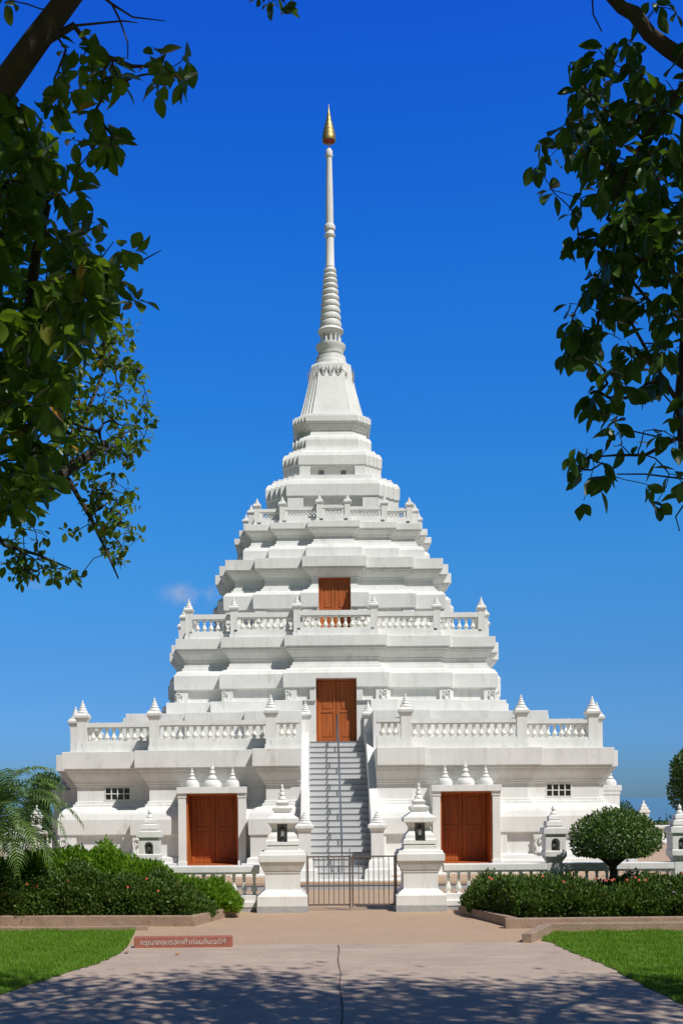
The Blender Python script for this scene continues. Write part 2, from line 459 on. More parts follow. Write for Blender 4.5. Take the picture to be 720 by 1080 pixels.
# --- tier 4
p4 = [(10.54, .36), (10.62, .36), (10.62, .31), (10.98, .32)] + curve(10.98, .29, 11.12, .16, 'convex_in', 5)
p4 += [(11.13, .12), (11.2, .11), (11.2, .06), (11.32, .05), (11.32, 0), (11.45, 0), (11.45, .03)] + curve(11.48, .04, 11.64, .16, 's', 4) + [(11.64, .2), (11.70, .2), (11.7, .25), (11.92, .25)]
t4 = tier('fourth_tier', T4, p4)
# --- upper drums
T5 = (1.62, 1.82, 2.00, .19)
t5 = tier('upper_drum', T5, [(11.91, .06), (12.2, .06), (12.2, 0), (13.08, 0), (13.085, .04), (13.50, .05)] + curve(13.5, .03, 13.72, -.14, 'convex_in', 5) + [(13.73, -.17), (13.8, -.18), (13.80, -.22), (13.9, -.23)])
cb = MB()
for b in rot4((-1.05, 1.05, -4, -2.14, 12.5, 13.06)): cb.box(*b)
cut(t5, cb)
T6 = (1.20, 1.36, 1.50, .14)
t6 = tier('upper_drum', T6, [(13.89, 0), (14.36, 0), (14.365, .03), (14.70, .04)] + curve(14.7, .02, 14.92, -.14, 'convex_in', 5) + [(14.93, -.17), (15.0, -.18), (15.0, -.21), (15.07, -.22)])
cb = MB()
for b in rot4((-.80, .80, -4, -1.57, 13.97, 14.31)): cb.box(*b)
cut(t6, cb)
for sx in (-.4, .4): build(MB().box(sx-.09, sx+.09, -1.60, -1.56, 14.02, 14.2), 'vent', M['vent'], ST)
for sx in (-.55, .55): build(MB().box(sx-.09, sx+.09, -2.17, -2.13, 12.6, 12.85), 'vent', M['vent'], ST)
for z, d_, w_ in ((13.0, 2.30, 1.0), (14.27, 1.70, .76)):
    v = MB()
    for sx in (-1, 1): v.add([(0, -d_, z+.03), (0, -d_-.04, z+.03), (sx*w_, -d_-.04, z-.01), (sx*w_, -d_, z-.01), (0, -d_, z), (0, -d_-.04, z), (sx*w_, -d_-.04, z-.04), (sx*w_, -d_, z-.04)], [(0,1,2,3),(4,5,6,7),(0,1,5,4),(1,2,6,5),(2,3,7,6),(3,0,4,7)])
    build(v, 'lintel', M['plaster'], ST)
T7 = (.96, 1.09, 1.20, .12)
t7 = tier('upper_drum', T7, [(15.06, 0), (15.38, .01)] + curve(15.38, 0, 15.56, -.12, 'convex_in', 5) + [(15.57, -.15), (15.68, -.17), (15.68, -.19), (15.80, -.19), (15.80, -.16)] + curve(15.8, -.15, 16.02, -.05, 's', 4) + [(16.02, -.02), (16.06, -.02), (16.06, 0), (16.27, 0), (16.27, -.07), (16.36, -.08)])
# --- bell body
mb = MB(); R = []
for i in range(11):
    t = i/10; f = (1-t)**1.25
    R.append(ring(16.35+2.1*t, .45+.29*f, .53+.34*f, .60+.39*f, .065+.035*f, 0))
R.append(ring(18.5, .40, .47, .54, .06, 0))
mb.loft(R); build(mb, 'bell', M['plaster'], ST, bevel=.01)
# relief garland on the bell's shoulder
mb = MB()
for k in range(4):
    c, s = [1, 0, -1, 0][k], [0, 1, 0, -1][k]
    for cx0 in (-.28, 0, .28):
        for dz in (0, .09):
            pts = []
            for i in range(9):
                t = i/8; x = cx0+(t-.5)*.2*(1-.2*dz); z = 18.33-dz-.22*abs(math.sin(t*PI))**.8*(1.2 if dz else 1)
                y = -(.79 + (18.45-z)/2.1*.16) - .012
                pts.append((x*c-y*s, x*s+y*c, z))
            build(MB().tube(pts, .014, 5), 'relief_garland', M['relief_dark'], ST)
    for sd in (-1, 1):
        for dz in (0, .1, .2):
            pts = [((sd*(.3+.3*t))*c-(-(.80+.12*(.2+.3*t)))*s, (sd*(.3+.3*t))*s+(-(.80-.06*t+.0))*c, 18.25-dz-.22*t) for t in (0, .3, .6, 1)]
            build(MB().tube(pts, .013, 5), 'relief_garland', M['relief_dark'], ST)
# --- spire
sp = [(18.46, .62), (18.67, .60), (18.70, .57), (18.88, .55), (18.93, .42), (19.0, .42), (19.02, .47), (19.12, .48), (19.22, .55), (19.33, .56), (19.34, .44), (19.40, .42), (19.40, .24), (19.74, .24), (19.74, .38), (19.80, .46), (19.86, .49), (19.92, .47), (19.98, .40)]
z = 20.0
for i in range(10):
    r0 = .405-.0195*i; h = .265-.009*i
    sp += [(z, r0-.05), (z+.03, r0-.045), (z+.05, r0-.005), (z+h*.45, r0+.012), (z+h*.75, r0-.01), (z+h*.8, r0-.045)]
    z += h
sp += [(z, .17), (z+.06, .185), (z+.1, .165), (23.42, .15), (23.44, .19), (23.50, .21), (23.56, .17), (23.66, .16), (23.70, .20), (23.80, .215), (23.88, .18), (23.92, .145), (24.6, .14), (26.42, .105), (26.44, .13), (26.50, .145), (26.58, .13), (26.66, .13), (26.72, .09), (26.8, .03), (27.0, .015)]
mb = MB(); mb.lathe(sp, 28); spire = build(mb, 'spire', M['plaster'], ST, smooth=35)
cm = MB(); cm.lathe([(0, .035), (.05, .045), (.08, .03), (.17, .045), (.27, .03), (.3, .045), (.35, .045)], 8)
col = build(cm, 'column', M['plaster'], spire, loc=(.35, 0, 19.395), smooth=40)
for i in range(1, 12): copyto(col, spire, (.35*math.cos(i*PI/6), .35*math.sin(i*PI/6), 19.395))
# gold finial
mb = MB(); gp = [(27.06, .24), (27.03, .27), (27.08, .285), (27.2, .28), (27.24, .262), (27.28, .268), (27.38, .245), (27.42, .225), (27.46, .23), (27.55, .195), (27.6, .175), (27.63, .18), (27.72, .145), (27.78, .125), (27.8, .13), (27.9, .10), (28.0, .075), (28.02, .08), (28.12, .05), (28.25, .03), (28.45, .006)]
mb.lathe([(z_, r_*.9) for z_, r_ in gp], 24); gf = build(mb, 'gold_finial', M['gold'], ST, smooth=30)
mb = MB(); mb.lathe([(26.98, .03), (27.0, .11), (27.05, .2), (27.055, .2)], 12); build(mb, 'lining', M['red'], gf)

# --- balustrades on the terraces
def baluster_profile(h, r):
    return [(0, .62*r), (.06*h, .62*r), (.07*h, .5*r), (.13*h, .62*r), (.2*h, .95*r), (.28*h, r), (.36*h, .86*r), (.5*h, .5*r), (.62*h, .40*r), (.7*h, .44*r), (.73*h, .62*r), (.77*h, .62*r), (.8*h, .46*r), (.9*h, .5*r), (.93*h, .66*r), (h, .66*r)]
def finial(mb, c, z, w, s=1.0):
    """pyramid cap: square collar, rounded bulge and stacked rings; w = cap half width"""
    x, y = c
    mb.lathe([(z, w*.72), (z+.05*s, w*.8), (z+.10*s, w), (z+.17*s, w), (z+.185*s, w*.9), (z+.235*s, w*.74), (z+.24*s, w*.6)], 4, c, square=True)
    zz = z+.24*s; rr = w*.80
    pr = []
    for i in range(4):
        hh = (.078-.008*i)*s
        pr += [(zz, rr*.70), (zz+hh*.12, rr), (zz+hh*.45, rr*.93), (zz+hh*.9, rr*.66)]
        zz += hh; rr *= .72
    pr += [(zz, rr*.45), (zz+.025*s, rr*.8), (zz+.05*s, rr*.45), (zz+.09*s, .004)]
    mb.lathe(pr, 14, c)
def terrace_rail(T, off, zc0, zc1, zr0, zr1, hw, pw, fin_h, spacing, br, mid=None, lattice=False, gap0=0.0, fins=1.0):
    a = [T[0]+off, T[1]+off, T[2]+off]; Wd = [W(T, 0)+off, W(T, 1)+off, W(T, 2)+off]
    segs = []   # front-half segments, (x0,x1,y) on +x side ; returns (x, y0, y1)
    mbR = MB(); balF = []; balS = []; posts = []
    cs = [(1, 0), (0, 1), (-1, 0), (0, -1)]
    def tr(k, x, y): c, s = cs[k]; return (x*c-y*s, x*s+y*c)
    def bx(mb, k, x0, x1, y0, y1, z0, z1):
        p, q = tr(k, x0, y0), tr(k, x1, y1)
        mb.box(min(p[0], q[0]), max(p[0], q[0]), min(p[1], q[1]), max(p[1], q[1]), z0, z1)
    lat = []
    for k in range(4):
        for sgn in (1, -1):
            runs = [(gap0 if k == 0 else 0, a[0], -Wd[0]), (a[0]-hw, a[1], -Wd[1]), (a[1]-hw, a[2], -Wd[2])]
            for ri, (x0, x1, y) in enumerate(runs):
                X0, X1 = (x0, x1) if sgn > 0 else (-x1, -x0)
                e = .0 if ri else 0
                bx(mbR, k, X0, X1, y-hw, y+hw, zr0, zr1)
                bx(mbR, k, X0, X1, y-hw*.8, y+hw*.8, zr0-.035, zr0-.001)
                bx(mbR, k, X0, X1, y-hw-.05, y+hw+.03, zc0, zc1-.07)
                bx(mbR, k, X0, X1, y-hw-.01, y+hw, zc1-.069, zc1)
                L0 = x0+(.10 if ri else (pw+.12 if gap0 == 0 or k else .08)) ; L1 = x1-pw-.06
                if ri == 0 and (gap0 == 0 or k): L0 = .0
                nb = max(2, int(round((L1-L0)/spacing)))
                if not lattice:
                    for i in range(nb):
                        xx = L0+(i+.5)*(L1-L0)/nb
                        p = tr(k, sgn*xx, y); (balF if k == 0 else balS).append(p)
                else:
                    lat.append((k, sgn, (x0+.12 if ri else .0), x1-pw-.10, y))
            for ri in range(2):   # returns
                xx = a[ri]; y0, y1 = -Wd[ri]+hw, -Wd[ri+1]-hw
                bx(mbR, k, sgn*xx-hw, sgn*xx+hw, y0, y1, zr0, zr1)
                bx(mbR, k, sgn*xx-hw, sgn*xx+hw, y0, y1, zc0, zc1)
                if lattice or T[3] < .5: bx(mbR, k, sgn*xx-hw*.5, sgn*xx+hw*.5, y0, y1, zc1, zr0)
            for ri in range(3):
                if ri == 2 and sgn < 0: continue
                posts.append(tr(k, sgn*a[ri], -Wd[ri]))
    rail = build(mbR, 'balustrade', M['plaster'], ST)
    # posts
    pm = MB(); pm.box(-pw, pw, -pw, pw, 0, zr1-zc0+.03); pm.box(-pw-.03, pw+.03, -pw-.03, pw+.03, -.002, .14)
    finial(pm, (0, 0), zr1-zc0+.03, pw*1.45, fins)
    first = None
    for p in posts:
        if first is None: first = build(pm, 'post', M['plaster'], rail, loc=(p[0], p[1], zc0), smooth=40)
        else: copyto(first, rail, (p[0], p[1], zc0))
    if not lattice:
        h = zr0-.035-zc1; bm_ = MB().lathe(baluster_profile(h, br), 10)
        f = None
        for p in balF:
            if f is None: f = build(bm_, 'baluster', M['baluster'], rail, loc=(p[0], p[1], zc1), smooth=40)
            else: copyto(f, rail, (p[0], p[1], zc1))
        sm_ = MB()
        for p in balS: sm_.lathe([(zz+zc1, rr) for zz, rr in baluster_profile(h, br)], 6, p)
        props(build(sm_, 'side_balusters', M['baluster'], rail, smooth=40), kind='stuff')
    else:
        for (k, sgn, L0, L1, y) in lat:
            q = MB(); z0, z1 = zc1, zr0; zm0, zm1 = z0+.03, z1-.03
            def bx2(x0, x1, y0, y1, za, zb):
                if sgn < 0: x0, x1 = -x1, -x0
                bx(q, k, x0, x1, y0, y1, za, zb)
            x0 = L0-.12 if L0 else 0
            if L0: bx2(x0, L0, y-.06, y+.06, z0, z1)
            bx2(L1, L1+.1, y-.06, y+.06, z0, z1)
            # criss-cross bars
            hgt = z1-z0; stp = .13; x = L0-hgt
            while x < L1:
                for dr in (1, -1):
                    pa = (x, z0) if dr > 0 else (x+hgt, z0); pb = (x+hgt, z1) if dr > 0 else (x, z1)
                    # clip to L0..L1
                    def at(t): return (pa[0]+(pb[0]-pa[0])*t, pa[1]+(pb[1]-pa[1])*t)
                    ts = sorted([(L0-pa[0])/(pb[0]-pa[0]), (L1-pa[0])/(pb[0]-pa[0])])
                    t0, t1 = max(0, ts[0]), min(1, ts[1])
                    if t1-t0 > .05:
                        A, B = at(t0), at(t1)
                        p0 = tr(k, sgn*A[0], y+dr*.012); p1_ = tr(k, sgn*B[0], y+dr*.012)
                        q.tube([(p0[0], p0[1], A[1]), (p1_[0], p1_[1], B[1])], .021, 4)
                x += stp
            build(q, 'lattice_panel', M['plaster'], rail)
    return rail
terrace_rail(T1, -.16, 3.80, 4.15, 4.57, 4.71, .12, .15, .6, .218, .092, gap0=1.128, fins=1.15)
terrace_rail(T2, -.12, 7.64, 7.92, 8.33, 8.49, .10, .11, .5, .225, .088, fins=.85)
terrace_rail(T4, -.17, 11.92, 12.20, 12.43, 12.54, .08, .10, .4, .2, .05, lattice=True, fins=.62)

# --- corner scroll ornaments on the drums
def scroll_mb(s):
    mb = MB()
    pts = []; rad = []
    for i in range(22):
        t = i/21
        if t < .45:
            u = t/.45; pts.append((.0+.03*math.sin(u*PI), -.04, u*.42)); rad.append(.045-.01*u)
        else:
            u = (t-.45)/.55; a = PI - u*2.1*PI; r = .11*(1-.62*u)
            pts.append((.11+r*math.cos(a), -.04-.03*u, .42+r*math.sin(a)*1.1)); rad.append(.035-.014*u)
    mb.tube([(x*s, y*s, z*s) for x, y, z in pts], [r*s for r in rad], 6)
    mb.lathe([(0, .10*s), (.05*s, .11*s), (.09*s, .07*s), (.16*s, .05*s), (.2*s, .01*s)], 8, (.17*s, -.05*s))
    pts = [(.30*s, -.05*s, .0), (.26*s, -.06*s, .16*s), (.33*s, -.06*s, .30*s), (.27*s, -.06*s, .44*s), (.33*s, -.05*s, .56*s)]
    mb.tube(pts, [.05*s, .045*s, .035*s, .03*s, .015*s], 6)
    return mb
def scrolls(T, z, s, inset, offs, secs):
    mbx = scroll_mb(s); mby = mirrored(mbx); fr = {}
    for k in (0, 1, 3):
        for sg in (1, -1):
            for si in secs:
                xx = T[si]+offs-.03*s; yy = -(W(T, si)+inset)
                c, sn = [(1, 0), (0, 1), (-1, 0), (0, -1)][k]
                X = sg*xx
                loc = (X*c-yy*sn, X*sn+yy*c, z)
                key = sg
                if key not in fr: fr[key] = build(mby if sg > 0 else mbx, 'scroll_ornament', M['plaster'], ST, loc=loc, smooth=50)
                else: copyto(fr[key], ST, loc, k*PI/2)
scrolls(T1, .64, 1.0, .45, .45, (1, 2)); scrolls(T2, 5.52, .62, .28, .28, (0, 1, 2)); scrolls(T3, 8.33, .7, .32, .32, (0, 1, 2))

# --- doors
def door_leaf(w, h):
    mb = MB(); mb.box(0, w, -.03, .03, 0, h)
    f = .09
    mb.box(.004, f, -.052, -.031, .004, h-.004); mb.box(w-f, w-.004, -.052, -.031, .004, h-.004)
    for z0, z1 in ((.004, f*1.3), (h*.48, h*.48+f), (h-f, h-.004)): mb.box(f+.001, w-f-.001, -.052, -.031, z0, z1)
    for z0, z1 in ((f*1.3+.04, h*.48-.04), (h*.48+f+.04, h-f-.04)): mb.box(f+.05, w-f-.05, -.044, -.031, z0, z1)
    return mb
def door(parent, x, y, z0, z1, hw, name='door'):
    fr = MB(); e = .002
    fr.box(x-hw+e, x-hw+.05, y-.09, y+.05, z0+e, z1-e); fr.box(x+hw-.05, x+hw-e, y-.09, y+.05, z0+e, z1-e)
    fr.box(x-hw+.051, x+hw-.051, y-.09, y+.05, z1-.06, z1-e)
    fr.box(x-hw+.051, x+hw-.051, y-.10, y+.05, z0+e, z0+.035)
    d = build(fr, name, M['wood'], parent)
    w = hw-.055; lm = door_leaf(w-.004, z1-z0-.10)
    l1 = build(lm, 'leaf', M['wood'], d, loc=(x-w, y, z0+.037), bevel=.006)
    copyto(l1, d, (x+.004, y, z0+.037))
    mb = MB(); mb.box(x-.012, x+.02, y-.075, y-.053, z0+.036, z1-.07)
    mb.box(x-.05, x-.035, y-.085, y-.053, z0+.95, z0+1.15)
    return d
d2 = door(ST, 0, -5.53, 4.15, 6.23, .66); d3 = door(ST, 0, -3.85, 7.7, 9.88, .545)

# --- portals of the lowest tier (front, and the two flanks)
def portal(sg):
    x = 3.74*sg; mb = MB()
    yF, yB = -9.47, -8.6
    for s in (-1, 1):
        c = x+s*.88
        # pillar slightly wider at the foot, with a capital
        mb.loft([[(c-.115, yF, z), (c+.115, yF, z), (c+.115, yB, z), (c-.115, yB, z)] if z > .5 else [(c-.13, yF-.015, z), (c+.13, yF-.015, z), (c+.13, yB, z), (c-.13, yB, z)] for z in (.05, .49, .51, 2.37)])
        mb.box(c-.135, c+.13, yF-.02, yB, 2.371, 2.498)
    mb.box(x-1.03, x+1.03, yF-.07, yB, 2.5, 2.69)
    mb.box(x-.745, x+.745, yF-.05, -8.9, .02, .355)
    mb.box(x-.745-.5, x+.745+.5, yF-.28, yF-.06, .02, .20)
    o = build(mb, 'portal', M['plaster'], ST, bevel=.01)
    for dx, s, w in ((-.60, .86, .215), (0, 1.22, .27), (.60, .86, .215)):
        f = MB()
        f.lathe([(2.69, w), (2.72, w*1.04), (2.80, w*.98), (2.86, w*.85), (2.90, w*.6), (2.91, w*.4)], 20, (x+dx, yF+.22))
        zz = 2.91; rr = w*.55; pr = []
        for i in range(3):
            hh = .135*s*(1-.18*i); pr += [(zz, rr*.5), (zz+hh*.2, rr), (zz+hh*.5, rr*.85), (zz+hh*.95, rr*.4)]; zz += hh; rr *= .66
        pr += [(zz+.02, rr*.6), (zz+.09, .004)]
        f.lathe(pr, 16, (x+dx, yF+.22))
        build(f, 'finial', M['plaster'], o, smooth=40)
    # door leaves straight under the portal
    hw = .765; w = hw-.055; z0 = .37
    lm = door_leaf(w-.004, 2.06)
    fr = MB(); fr.box(x-hw+.003, x-hw+.05, -9.36, -8.32, .362, 2.497); fr.box(x+hw-.05, x+hw-.003, -9.36, -8.32, .362, 2.497); fr.box(x-hw+.051, x+hw-.051, -9.36, -8.32, 2.44, 2.497)
    fr.box(x-hw+.051, x+hw-.051, -9.34, -8.32, .362, .40)
    build(fr, 'door_frame', M['wood'], o)
    l1 = build(lm, 'leaf', M['wood'], o, loc=(x-w, -8.42, .405), bevel=.006); copyto(l1, o, (x+.004, -8.42, .405))
    return o
for sg in (-1, 1):
    po = portal(sg)
    for k in (1, 3): copy_tree(po, ST, rz=k*PI/2)

# --- staircase (local front = -y): bottom at d=31.6 -> y=-11.9 ; top y=-6.2
mb = MB(); NS = 23; zb, zt, yb, yt = .12, 4.15, -11.9, -6.2
poly = [(yb, zb-.1)]
for i in range(NS):
    z = zb+(zt-zb)*(i+1)/NS; y = yb+(yt-yb)*i/NS
    poly += [(y, z-(zt-zb)/NS if i else zb-.0), (y, z)]
poly += [(-5.6, zt), (-5.6, zb-.1)]
mb.prism(poly, -.90, .90, 'x')
stair = build(mb, 'staircase', M['stair'], ST)
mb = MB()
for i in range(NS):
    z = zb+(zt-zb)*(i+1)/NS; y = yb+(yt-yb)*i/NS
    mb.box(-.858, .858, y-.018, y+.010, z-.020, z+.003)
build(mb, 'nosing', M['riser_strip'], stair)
slope = (zt-zb)/(yt-yb)
def zstep(y): return zb + (y-yb)*slope
fl = MB()
for s in (-1, 1):
    a, b = (.862, 1.125) if s > 0 else (-1.125, -.862)
    y0, y1, ym = -11.75, -6.25, -9.6
    fl.prism([(y0, .05), (y0, zstep(y0)+.75), (ym, zstep(ym)+.86), (ym, .05)], a-.0, b+.0, 'x')
    fl.prism([(ym+.001, .05), (ym+.001, zstep(ym)+.72), (y1, zstep(y1)+.62), (y1, .05)], (a+.03 if s > 0 else a), (b if s > 0 else b-.03), 'x')
build(fl, 'flank_wall', M['plaster'], stair, bevel=.03)
def newel(x, y, z0, z1, w, s):
    m = MB(); m.box(-w, w, -w, w, 0, z1-z0); finial(m, (0, 0), z1-z0, w*1.5, s)
    if z0 < .5:
        m.lathe([(0, w+.2), (.3, w+.18), (.35, w+.10), (.55, w+.06), (.6, w+.005)], 4, (0, .0), square=True)
    return build(m, 'newel_post', M['plaster'], stair, loc=(x, y, z0), smooth=40)
for s in (-1, 1):
    newel(s*.995, -11.75, .06, 1.42, .17, .95)
    newel(s*.995, -6.6, 4.0, 4.86, .13, .95)
# apron
mb = MB(); mb.box(-1.9, 1.9, -12.45, -11.4, -.02, .118); build(mb, 'apron', M['plaster'], stair, bevel=.01)
# steel handrail up the middle
hr = MB(); pts = [(0.02, y, zstep(y)+.9+.17) for y in (-11.8, -6.5)]
hr.tube([(0.02, -11.95, zstep(-11.8)+.62), (0.02, -12.0, zstep(-11.8)+.95), pts[0], pts[1], (0.02, -6.2, zstep(-6.5)+.98), (.02, -6.2, 4.2)], .026, 8)
for y in (-11.75, -10.75, -9.75, -8.75, -7.75, -6.8): hr.tube([(0.02, y, zstep(y)-.02), (0.02, y, zstep(y)+1.07)], .02, 6)
build(hr, 'handrail', M['steel'], stair, smooth=50)
# low plinth kerb round the stupa
mb = MB(); mb.loft([[(x, y, z) for x, y in ((-13.2, -12.9), (13.2, -12.9), (13.2, 10.5), (-13.2, 10.5))] for z in (-.02, .09)])
pl_ = build(mb, 'plinth', Gtan, ST)
mb = MB()
for (x0, x1, y0, y1) in ((-13.3, 13.3, -14.2, -13.95),): mb.box(x0, x1, y0, y1, -.02, .11)
build(mb, 'plinth_edge', M['granite'], ST, bevel=.008)
mb = MB(); mb.box(-13.32, 13.32, -14.215, -14.05, .111, .125); build(mb, 'plinth_line', M['riser_strip'], ST)

# ================================================================== FRONT FENCE
FY = 24.0
def fence_bay(x0, x1, y, label, group='balustrade bays of the enclosure'):
    e = empty('balustrade', ((x0+x1)/2, y, 0), label, 'balustrade', group)
    L = (x1-x0)/2
    m = MB(); m.box(-L, L, -.15, .15, .80, .94); m.box(-L, L, -.11, .11, .765, .799); build(m, 'rail', M['plaster_fence'], e, bevel=.015)
    m = MB(); m.box(-L, L, -.13, .13, .10, .33); m.box(-L, L, -.19, .17, .08, .20); build(m, 'base', M['plaster_fence'], e, bevel=.012)
    m = MB(); m.box(-L, L, -.175, .16, -.01, .079); build(m, 'skirting', M['granite'], e)
    nb = int(round((2*L-.1)/.2)); bm_ = MB().lathe(baluster_profile(.435, .062), 12); f = None
    for i in range(nb):
        p = (-L+(i+.5)*2*L/nb, 0, .33)
        if f is None: f = build(bm_, 'baluster', M['baluster'], e, loc=p, smooth=40)
        else: copyto(f, e, p)
    return e
def lantern(parent, x, y, z, s=1.0):
    m = MB()
    m.lathe([(0, .05), (.015, .05), (.025, .03), (.04, .022), (.055, .04), (.075, .022), (.095, .022), (.105, .05), (.12, .055)], 8)
    for i in range(6):
        a = i*PI/3; m.tube([(.05*math.cos(a), .05*math.sin(a), .12), (.072*math.cos(a), .072*math.sin(a), .26)], .006, 4)
    m.lathe([(.255, .08), (.27, .088), (.29, .07), (.33, .03), (.345, .018), (.36, .022), (.375, .005)], 8)
    m.v = [(a*s, b*s, c*s) for a, b, c in m.v]
    o = build(m, 'lantern', M['lamp_black'], parent, loc=(x, y, z), smooth=30)
    g = MB().lathe([(.121, .042), (.254, .062)], 8); g.v = [(a*s, b*s, c*s) for a, b, c in g.v]
    build(g, 'glass', M['lamp_glass'], o)
    return o
def gate_post(X, label):
    e = empty('gate_post', (X, FY, 0), label, 'gate post', 'gate posts')
    m = MB(); m.box(-.52, .52, -.52, .52, -.01, .13); build(m, 'footing', M['granite'], e, bevel=.006)
    m = MB()
    m.lathe([(.13, .51), (.33, .51), (.345, .48), (.37, .46), (.43, .39), (.45, .36), (.47, .355), (.78, .355), (.80, .375), (.84, .375), (.86, .40), (.93, .43), (.99, .455), (1.03, .475), (1.03, .485), (1.17, .485), (1.18, .46), (1.24, .44), (1.24, .365), (1.27, .36)], 4, square=True)
    m.lathe([(1.27, .33), (1.33, .345), (1.36, .30), (1.37, .30)], 4, square=True)
    o = build(m, 'plinth', M['plaster_fence'], e, bevel=.008)
    # lantern house with a niche on the front face
    m = MB()
    m.lathe([(1.37, .35), (1.45, .345), (1.48, .31), (1.55, .295), (1.62, .23), (1.70, .21), (1.72, .225), (1.80, .27), (1.82, .31)], 4, square=True)
    h = build(m, 'lantern_house', M['plaster_fence'], e)
    cb = MB().box(-.105, .105, -.6, .12, 1.43, 1.80)
    cb2 = MB(); cut(h, cb)
    m = MB(); m.lathe([(1.82, .335), (1.91, .335), (1.93, .30), (2.00, .20), (2.03, .16), (2.04, .155), (2.06, .185), (2.12, .205), (2.13, .18), (2.17, .12), (2.18, .10), (2.20, .125), (2.24, .14), (2.25, .12), (2.30, .07)], 4, square=True)
    zz, rr = 2.29, .088; pr = []
    for i in range(3):
        pr += [(zz, rr*.7), (zz+.02, rr), (zz+.06, rr*.85), (zz+.085, rr*.5)]; zz += .09-.01*i; rr *= .7
    pr += [(zz, .02), (zz+.04, .03), (zz+.10, .003)]; m.lathe(pr, 14)
    build(m, 'roof', M['plaster_fence'], e, smooth=35)
    lantern(e, 0, -.20, 1.43, .92)
    return e
GL, GR = -.755, 2.07
gate_post(GL, 'white gate post with stacked pyramid top, left of the iron gate')
gate_post(GR, 'white gate post with stacked pyramid top, right of the iron gate')

def lantern_post(X, Y, label):
    e = empty('lantern_post', (X, Y, 0), label, 'lantern post', 'slim lantern posts of the enclosure')
    m = MB(); m.lathe([(-.01, .19), (.33, .19), (.34, .155), (.95, .15), (.98, .155), (1.0, .17), (1.06, .21), (1.08, .225), (1.19, .225), (1.20, .205)], 4, square=True)
    build(m, 'pillar', M['plaster_fence'], e, bevel=.008)
    # box with arched niche: frame pieces round an arch
    m = MB(); w = .205; z0, z1 = 1.20, 1.50
    prof = [(-w, z0), (-.09, z0), (-.09, z0+.17)] + [(.09*math.cos(PI-a), z0+.17+.085*math.sin(a)) for a in [PI*i/8 for i in range(1, 8)]] + [(.09, z0+.17), (.09, z0), (w, z0), (w, z1), (-w, z1)]
    m.prism(prof, -w, w*.6, 'y'); m.box(-w, w, w*.6+.001, w, z0, z1)
    build(m, 'lantern_house', M['plaster_fence'], e)
    m = MB(); m.lathe([(1.50, .20), (1.52, .20), (1.55, .245), (1.66, .24), (1.67, .20), (1.69, .15), (1.695, .15), (1.72, .18), (1.80, .17), (1.81, .12), (1.83, .10), (1.85, .12), (1.91, .11), (1.93, .07), (1.94, .06)], 4, square=True)
    m.lathe([(1.93, .06), (1.96, .075), (2.0, .05), (2.02, .03), (2.05, .045), (2.09, .035), (2.14, .004)], 12)
    build(m, 'roof', M['plaster_fence'], e, smooth=35)
    lantern(e, 0, -.09, 1.20, .58)
    return e
PL = [-3.5, -6.25, -9.0]; PR = [4.86, 7.47, 10.1]
lantern_post(PL[0], FY, 'slim white lantern post rising behind the left hedge')
lantern_post(PL[1], FY, 'slim white lantern post hidden behind the palm fronds')
lantern_post(PR[0], FY, 'slim white lantern post behind the right hedge, left of the round tree')
lantern_post(PR[1], FY, 'slim white lantern post at the right edge, beyond the round tree')
fence_bay(PR[0]+.155, PR[1]-.155, FY, 'white balustrade behind the round clipped tree')
fence_bay(GR+.49, PR[0]-.155, FY, 'white balustrade just right of the right gate post')
fence_bay(PR[1]+.155, PR[2]-.155, FY, 'white balustrade outside the right edge lantern post')
fence_bay(PL[0]+.155, GL-.49, FY, 'white balustrade just left of the left gate post')
fence_bay(PL[1]+.155, PL[0]-.155, FY, 'white balustrade hidden by the tall left hedge')
fence_bay(PL[2]+.155, PL[1]-.155, FY, 'white balustrade behind the palm at the left edge')
# drain pipe mouth at the foot
mb = MB()
dp = P(497, 959.5, 23.8); mb.tube([(2.98, 23.72, .05), (2.98, 23.80, .05)], .035, 10); o = build(mb, 'drain_pipe', M['lamp_black'])
props(o, 'small dark drain mouth at the foot of the right balustrade', 'drain')
# far fence
for i, X in enumerate((-13.27, 15.28)):
    lantern_post(X, 54.5, 'distant white lantern post %s' % ('left of the stupa above the far balustrade' if i == 0 else 'right of the stupa above the round tree'))
for (a, b, lb) in ((-13.1, -9.9, 'far white balustrade between the palm and the stupa'), (-16, -13.45, 'far white balustrade seen through the palm fronds'),
                   (12.3, 15.1, 'far white balustrade hidden behind the round tree'), (15.45, 18.6, 'far white balustrade right of the distant lantern post')):
    fence_bay(a, b, 54.5, lb, 'far balustrade bays')

# gate
ge = empty('iron_gate', ((GL+GR)/2, FY-.1, 0), 'low grey iron bar gate with two leaves between the gate posts', 'gate')
gw = (GR-GL)/2-.50
for s in (-1, 1):
    m = MB(); x0, x1 = (.012, gw) if s > 0 else (-gw, -.012)
    m.box(x0, x0+.035, -.018, .018, .07, 1.13); m.box(x1-.035, x1, -.018, .018, .07, 1.13)
    m.box(x0+.036, x1-.036, -.015, .015, 1.095, 1.128); m.box(x0+.036, x1-.036, -.015, .015, .10, .135)
    nb = 7
    for i in range(nb):
        xx = x0+.035+(i+1)*(x1-x0-.07)/(nb+1); m.tube([(xx, 0, .13), (xx, 0, 1.10)], .0095, 6)
    lf = build(m, 'gate_leaf', M['gate_iron'], ge)
    if s < 0:
        m = MB(); m.tube([(-.03, -.035, .02), (-.03, -.035, 1.28)], .011, 6); build(m, 'drop_bolt', M['gate_iron'], lf)
    m = MB(); xh = x1 if s > 0 else x0
    m.box(xh-.02 if s < 0 else xh+.004, xh-.004 if s < 0 else xh+.03, -.02, .02, .0, 1.2)
    build(m, 'hinge_post', M['gate_iron'], lf)

